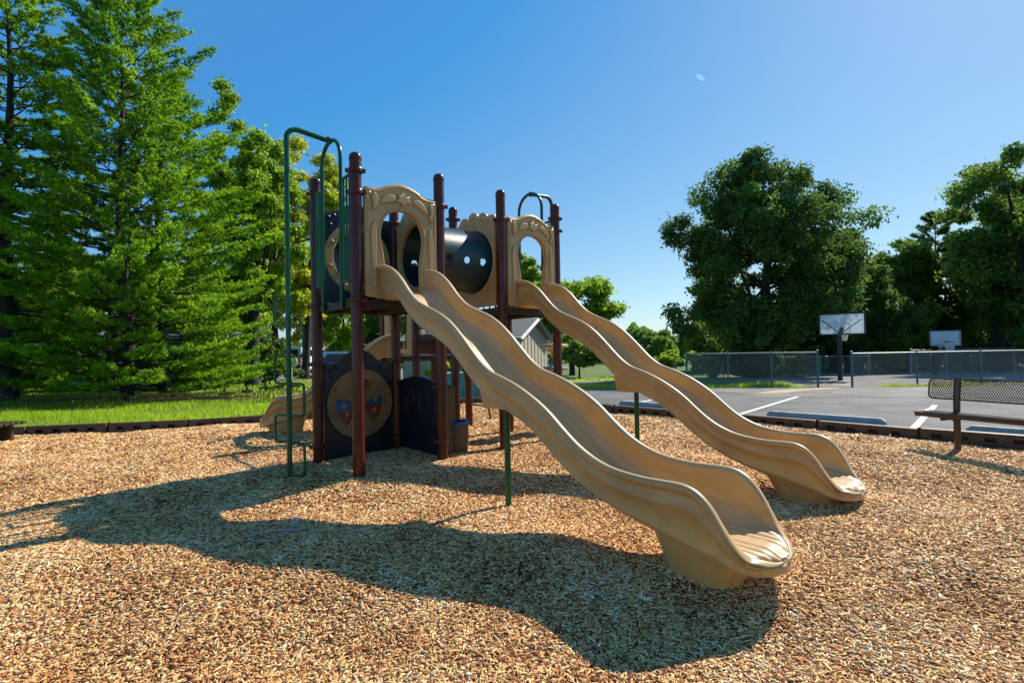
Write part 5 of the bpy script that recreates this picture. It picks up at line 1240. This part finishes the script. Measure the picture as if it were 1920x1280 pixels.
# ---------------------------------------------------------------- buildings
def building(name, A, B_, depthdir, depth, z0, ze, zr, label, wallm, roofm, ov=.25, axis_long=False, cat='shed', battens=0, windows=()):
    """gable wall from A to B_ (plan), ridge runs along depthdir"""
    A = Vector((*A, 0)); B_ = Vector((*B_, 0)); u = (B_ - A).normalized(); W = (B_ - A).length; dd = Vector((*depthdir, 0)).normalized()
    t = thing(name, A + Vector((0, 0, z0)), label, cat); Z = lambda p, z: (p.x, p.y, z)
    C_, D_ = B_ + dd * depth, A + dd * depth; mA = (A + B_) / 2; mD = (C_ + D_) / 2
    b = MB(); V = [Z(A, z0), Z(B_, z0), Z(B_, ze), Z(mA, zr), Z(A, ze), Z(D_, z0), Z(C_, z0), Z(C_, ze), Z(mD, zr), Z(D_, ze)]
    b.add(V, [(0, 1, 2, 3, 4), (5, 9, 8, 7, 6), (0, 4, 9, 5), (1, 6, 7, 2)]); wl = b.build('wall', wallm, t)
    if battens:
        bb = MB()
        for k in range(battens + 1):
            f = k / battens; p = A + u * W * f - dd * .012; zt = ze + (zr - ze) * (1 - abs(2 * f - 1)); bb.box((p.x, p.y, (z0 + zt) / 2 - .02), (.035, .024, zt - z0 - .04), rz=math.atan2(u.y, u.x))
        nb2 = int(depth / .5)
        for k in range(nb2 + 1):
            p = A + dd * depth * k / nb2 - u * .012; bb.box((p.x, p.y, (z0 + ze) / 2), (.024, .035, ze - z0), rz=math.atan2(u.y, u.x))
        bb.build('batten', wallm, wl)
    sl = (zr - ze) / (W / 2); th = .07
    rfs = []
    for sg, E_ in ((-1, A), (1, B_)):
        e0 = E_ + u * sg * ov - dd * ov; r0 = mA - dd * ov; e1 = e0 + dd * (depth + 2 * ov); r1 = r0 + dd * (depth + 2 * ov); zE = ze - sl * ov
        b = MB(); V = [Z(e0, zE + .02), Z(r0, zr + .02), Z(r1, zr + .02), Z(e1, zE + .02), Z(e0, zE + .02 + th), Z(r0, zr + .02 + th), Z(r1, zr + .02 + th), Z(e1, zE + .02 + th)]
        b.add(V, [(3, 2, 1, 0), (4, 5, 6, 7), (0, 1, 5, 4), (1, 2, 6, 5), (2, 3, 7, 6), (3, 0, 4, 7)]); r = b.build('roof', roofm, t); rfs.append(r)
        if roofm == M['shingle']:
            cs = MB(); nrow = 9
            for k in range(1, nrow):
                f = k / nrow; p0 = e0.lerp(r0, f); p1 = e1.lerp(r1, f); zz_ = zE + (zr - zE) * f + .02 + th + .008; cs.tube([Z(p0, zz_), Z(p1, zz_)], .012, 4)
            cs.build('shingle_course', roofm, r)
        f = MB(); f.tube([Z(e0 - dd * .015, zE + .01), Z(r0 - dd * .015, zr + .01)], .085, 4); f.build('barge_board', M['trim'], r)
    for (face, pos, zc_, w_, h_) in windows:
        if face == 'long': p = A + dd * pos - u * .01; ang = math.atan2(dd.y, dd.x); nn = -u
        else: p = A + u * pos - dd * .01; ang = math.atan2(u.y, u.x); nn = -dd
        b = MB(); b.box((p.x, p.y, zc_), (w_ + .14, .05, h_ + .14), rz=ang); wo_ = b.build('window', M['white'], t)
        b = MB(); q = p + nn * .03; b.box((q.x, q.y, zc_), (w_, .02, h_), rz=ang); b.build('pane', M['glass'], wo_)
    return t
building('garden_shed', (wx(968, 20), 20), (wx(1025, 24.2), 24.2), (-.94, .34), 5.0, -.9, 1.77, 2.56, 'cream board and batten shed with grey shingle roof seen between the two slides', M['siding'], M['shingle'], battens=9)
building('mobile_home', (wx(-70, 25), 25.5), (wx(-90, 30), 31), (1, -.02), 13.5, -.1, 2.15, 2.75, 'long grey house in deep shade behind the pines', M['housewall'], M['shingle'], cat='house', windows=[('long', 3.0, 1.4, 1.2, .8), ('long', 7.5, 1.4, 1.2, .8), ('long', 11, 1.4, .9, .8)])
building('teal_house', (wx(612, 44), 44), (wx(612, 50), 50), (1, -.02), 5.2, -.1, 1.35, 2.0, 'low teal house with red brown roof far behind the wheel panel', M['tealwall'], M['redroof'], cat='house')
building('pale_house', (wx(555, 48), 48), (wx(553, 54), 54), (1, -.02), 3.2, -.1, 1.35, 1.85, 'pale blue house behind the white vehicle', M['trim'], M['white'], cat='house')
# porch railing with lattice skirt
def porch():
    t = thing('porch', (wx(370, 23.5), 23.5, 0), 'white porch railing with lattice skirt in the shade behind the largest pine', 'porch')
    xa, xb = wx(318, 23.5), wx(425, 23.5)
    b = MB(); b.box(((xa + xb) / 2, 24.1, .42), (xb - xa, 1.2, .06)); b.build('floor', M['white'], t)
    b = MB(); b.tube([(xa, 23.5, 1.0), (xb, 23.5, 1.0)], .03, 6); b.tube([(xa, 23.5, .52), (xb, 23.5, .52)], .025, 6)
    for x in np.arange(xa, xb, .14): b.tube([(x, 23.5, .5), (x, 23.5, 1.0)], .014, 4)
    b.build('railing', M['white'], t)
    b = MB()
    for x in np.arange(xa - .4, xb, .11):
        for sg in (1, -1):
            p, q = (x if sg > 0 else x + .4), (x + .4 if sg > 0 else x); b.tube([(p, 23.52, .0), (q, 23.52, .4)], .012, 4)
    b.build('lattice', M['white'], t)
    for x in (xa, xb):
        b = MB(); b.box((x, 23.5, 1.1), (.1, .1, 2.2)); b.build('porch_post', M['white'], t)
porch()
def utility():
    x, y = wx(884, 14.3), 14.3; t = thing('utility_cabinet', (x, y, 0), 'low teal ribbed metal cabinet beyond the far edge of the wood chips', 'utility cabinet')
    b = MB(); b.box((x, y, .34), (1.5, .7, .68), bev=.01); bd = b.build('cabinet_body', M['tealwall'], t)
    for k in range(14): 
        b = MB(); b.box((x - .7 + k * .107, y - .356, .34), (.035, .02, .60)); b.build('rib', M['tealwall'], bd)
    b = MB(); b.box((x, y, .70), (1.56, .76, .04), bev=.01); b.build('lid', M['galv'], t)
utility()
# lamp post and mailbox-like sign by the bushes
b = MB(); xs_ = wx(541, 20); b.lathe((xs_, 20, 0), [(.03, -.2), (.03, 1.9), (.05, 1.93), (.05, 1.98), (.0001, 2.0)], 10); o = b.build('white_post', M['white'], None, smooth=True); tag(o, 'thin white post beside the hedge, left of the climbing pole', 'post')
b = MB(); xs_ = wx(545, 22); b.lathe((xs_, 22, wz(545, 678, 22)), [(.0001, -.02), (.28, -.02), (.28, .02), (.0001, .02)], 8, M4=Matrix.Rotation(math.pi / 2, 4, 'X')); b.box((xs_, 22.05, .3), (.06, .04, 1.2)); o = b.build('road_sign', mat('pale_yellow_green', (.55, .62, .25), .5), None); tag(o, 'pale yellow green sign disc beside the white vehicle', 'sign')

# ---------------------------------------------------------------- vehicles
def car(name, x, y, rz, L_, W_, H_, paint, label, suv=True):
    t = thing(name, (x, y, 0), label, 'car', None, rz)
    def local(me_or_mb, nm, m, parent, smooth=False):
        me = bpy.data.meshes.new(nm); me.from_pydata(me_or_mb.v, [], me_or_mb.f); me.materials.append(m); o = bpy.data.objects.new(nm, me); COL.objects.link(o); o.parent = parent; return o
    h1 = H_ * .56
    prof = [(-.5, .28), (-.5, .50), (-.485, .56), (-.46, 1.0 if suv else .80), (-.20, 1.0), (.10, .98), (.24, .60), (.47, .50), (.5, .42), (.5, .18), (-.48, .18)]
    sec = []
    V = []; n = len(prof)
    for (yy, sh) in ((-.5, .90), (-.5, 1), (.5, 1), (.5, .90)): pass
    rows = [(-.5, 0), (-.46, .0), (.46, .0), (.5, 0)]
    for (yy, _) in rows:
        for (px_, pz) in prof:
            tap = 1 - .16 * max(0, (pz - .55) / .45); s_ = .985 if abs(yy) > .48 else 1.0
            V.append((px_ * L_ * s_, yy * W_ * tap, pz * H_ * s_))
    Fs = [(i * n + k, i * n + (k + 1) % n, (i + 1) * n + (k + 1) % n, (i + 1) * n + k) for i in range(3) for k in range(n)] + [tuple(range(n))[::-1], tuple(3 * n + k for k in range(n))]
    body = local(MB().add(V, Fs), 'body', paint, t)
    g_ = MB(); g_.box((-.484 * L_, 0, H_ * .78), (.04, W_ * .68, H_ * .26)); local(g_, 'rear_window', M['glass'], t)
    for sg in (-1, 1):
        g_ = MB(); g_.box((-.12 * L_, sg * W_ * .465, H_ * .77), (L_ * .50, .03, H_ * .24)); local(g_, 'side_window', M['glass'], t)
        g_ = MB(); g_.box((-.5 * L_, sg * W_ * .43, H_ * .50), (.04, W_ * .09, H_ * .14)); local(g_, 'tail_light', M['red'], t)
    g_ = MB(); g_.box((-.505 * L_, 0, H_ * .28), (.08, W_ * .96, H_ * .10), bev=.02); local(g_, 'bumper', M['tyre'], t)
    g_ = MB(); g_.box((-.507 * L_, 0, H_ * .47), (.03, .32, .15)); local(g_, 'number_plate', M['cardark'], t)
    for sx in (-.31, .31):
        for sg in (-1, 1):
            w2 = MB(); w2.lathe((sx * L_, sg * W_ * .44, .34), [(.0001, -.1), (.30, -.1), (.34, -.07), (.34, .07), (.30, .1), (.0001, .1)], 20, M4=Matrix.Rotation(math.pi / 2, 4, 'X')); wh = local(w2, 'wheel', M['tyre'], t)
            w3 = MB(); w3.lathe((sx * L_, sg * W_ * .44, .34), [(.0001, -.105), (.19, -.105), (.19, .105), (.0001, .105)], 16, M4=Matrix.Rotation(math.pi / 2, 4, 'X')); local(w3, 'rim', M['galv'], wh)
    return t
car('parked_suv', wx(579, 36), 36, R(78), 4.5, 1.85, 1.75, M['carwhite'], 'white boxy vehicle seen from behind, parked beyond the climbing pole')
car('parked_car', wx(625, 30), 30, R(115), 4.3, 1.75, 1.4, M['cardark'], 'dark car parked left of the wheel panel, mostly hidden by the posts', suv=False)

# white cord loops on the chips
def gpt(px, py):
    y = 3.9; 
    for _ in range(6):
        z = float(gz(wx(px, y), y)) + .02; y = (EYE - z) * F / (py - hor(px))
    return Vector((wx(px, y), y, z))
pts = [(555, 968), (543, 972), (551, 984), (556, 970), (545, 985), (535, 990), (500, 993), (470, 998), (462, 1003), (468, 1010), (490, 1011), (515, 1008), (530, 999), (540, 992), (560, 988)]
P_ = spline([tuple(gpt(*p)) for p in pts], 8); b = MB(); b.tube(P_, .004, 6); o = b.build('loose_string', M['string'], None, smooth=True); tag(o, 'loose looped white string lying on the shaded wood chips', 'string')

# pale daytime moon, a faint thin streak
def moon():
    y = 1500; x = wx(1325, y); z = wz(1325, 141, y); bm = bmesh.new(); bmesh.ops.create_icosphere(bm, subdivisions=4, radius=1)
    bmesh.ops.scale(bm, vec=(14.5, 6, 6), verts=bm.verts); bm.transform(Matrix.Translation((x, y, z)) @ Matrix.Rotation(R(37), 4, 'Y')); me = bpy.data.meshes.new('moon'); bm.to_mesh(me); bm.free()
    m = bpy.data.materials.new('pale_moon'); m.use_nodes = True; n = m.node_tree.nodes; n.clear(); L = m.node_tree.links
    t = n.new('ShaderNodeBsdfTransparent'); d = n.new('ShaderNodeBsdfDiffuse'); d.inputs[0].default_value = (.055, .05, .045, 1); tl = n.new('ShaderNodeBsdfTranslucent'); tl.inputs[0].default_value = (.03, .028, .025, 1)
    a = n.new('ShaderNodeAddShader'); a2 = n.new('ShaderNodeAddShader'); o_ = n.new('ShaderNodeOutputMaterial')
    L.new(t.outputs[0], a.inputs[0]); L.new(d.outputs[0], a.inputs[1]); L.new(a.outputs[0], a2.inputs[0]); L.new(tl.outputs[0], a2.inputs[1]); L.new(a2.outputs[0], o_.inputs[0])
    o = link_mesh('moon', me, m, None, True); tag(o, kind='structure')
moon()
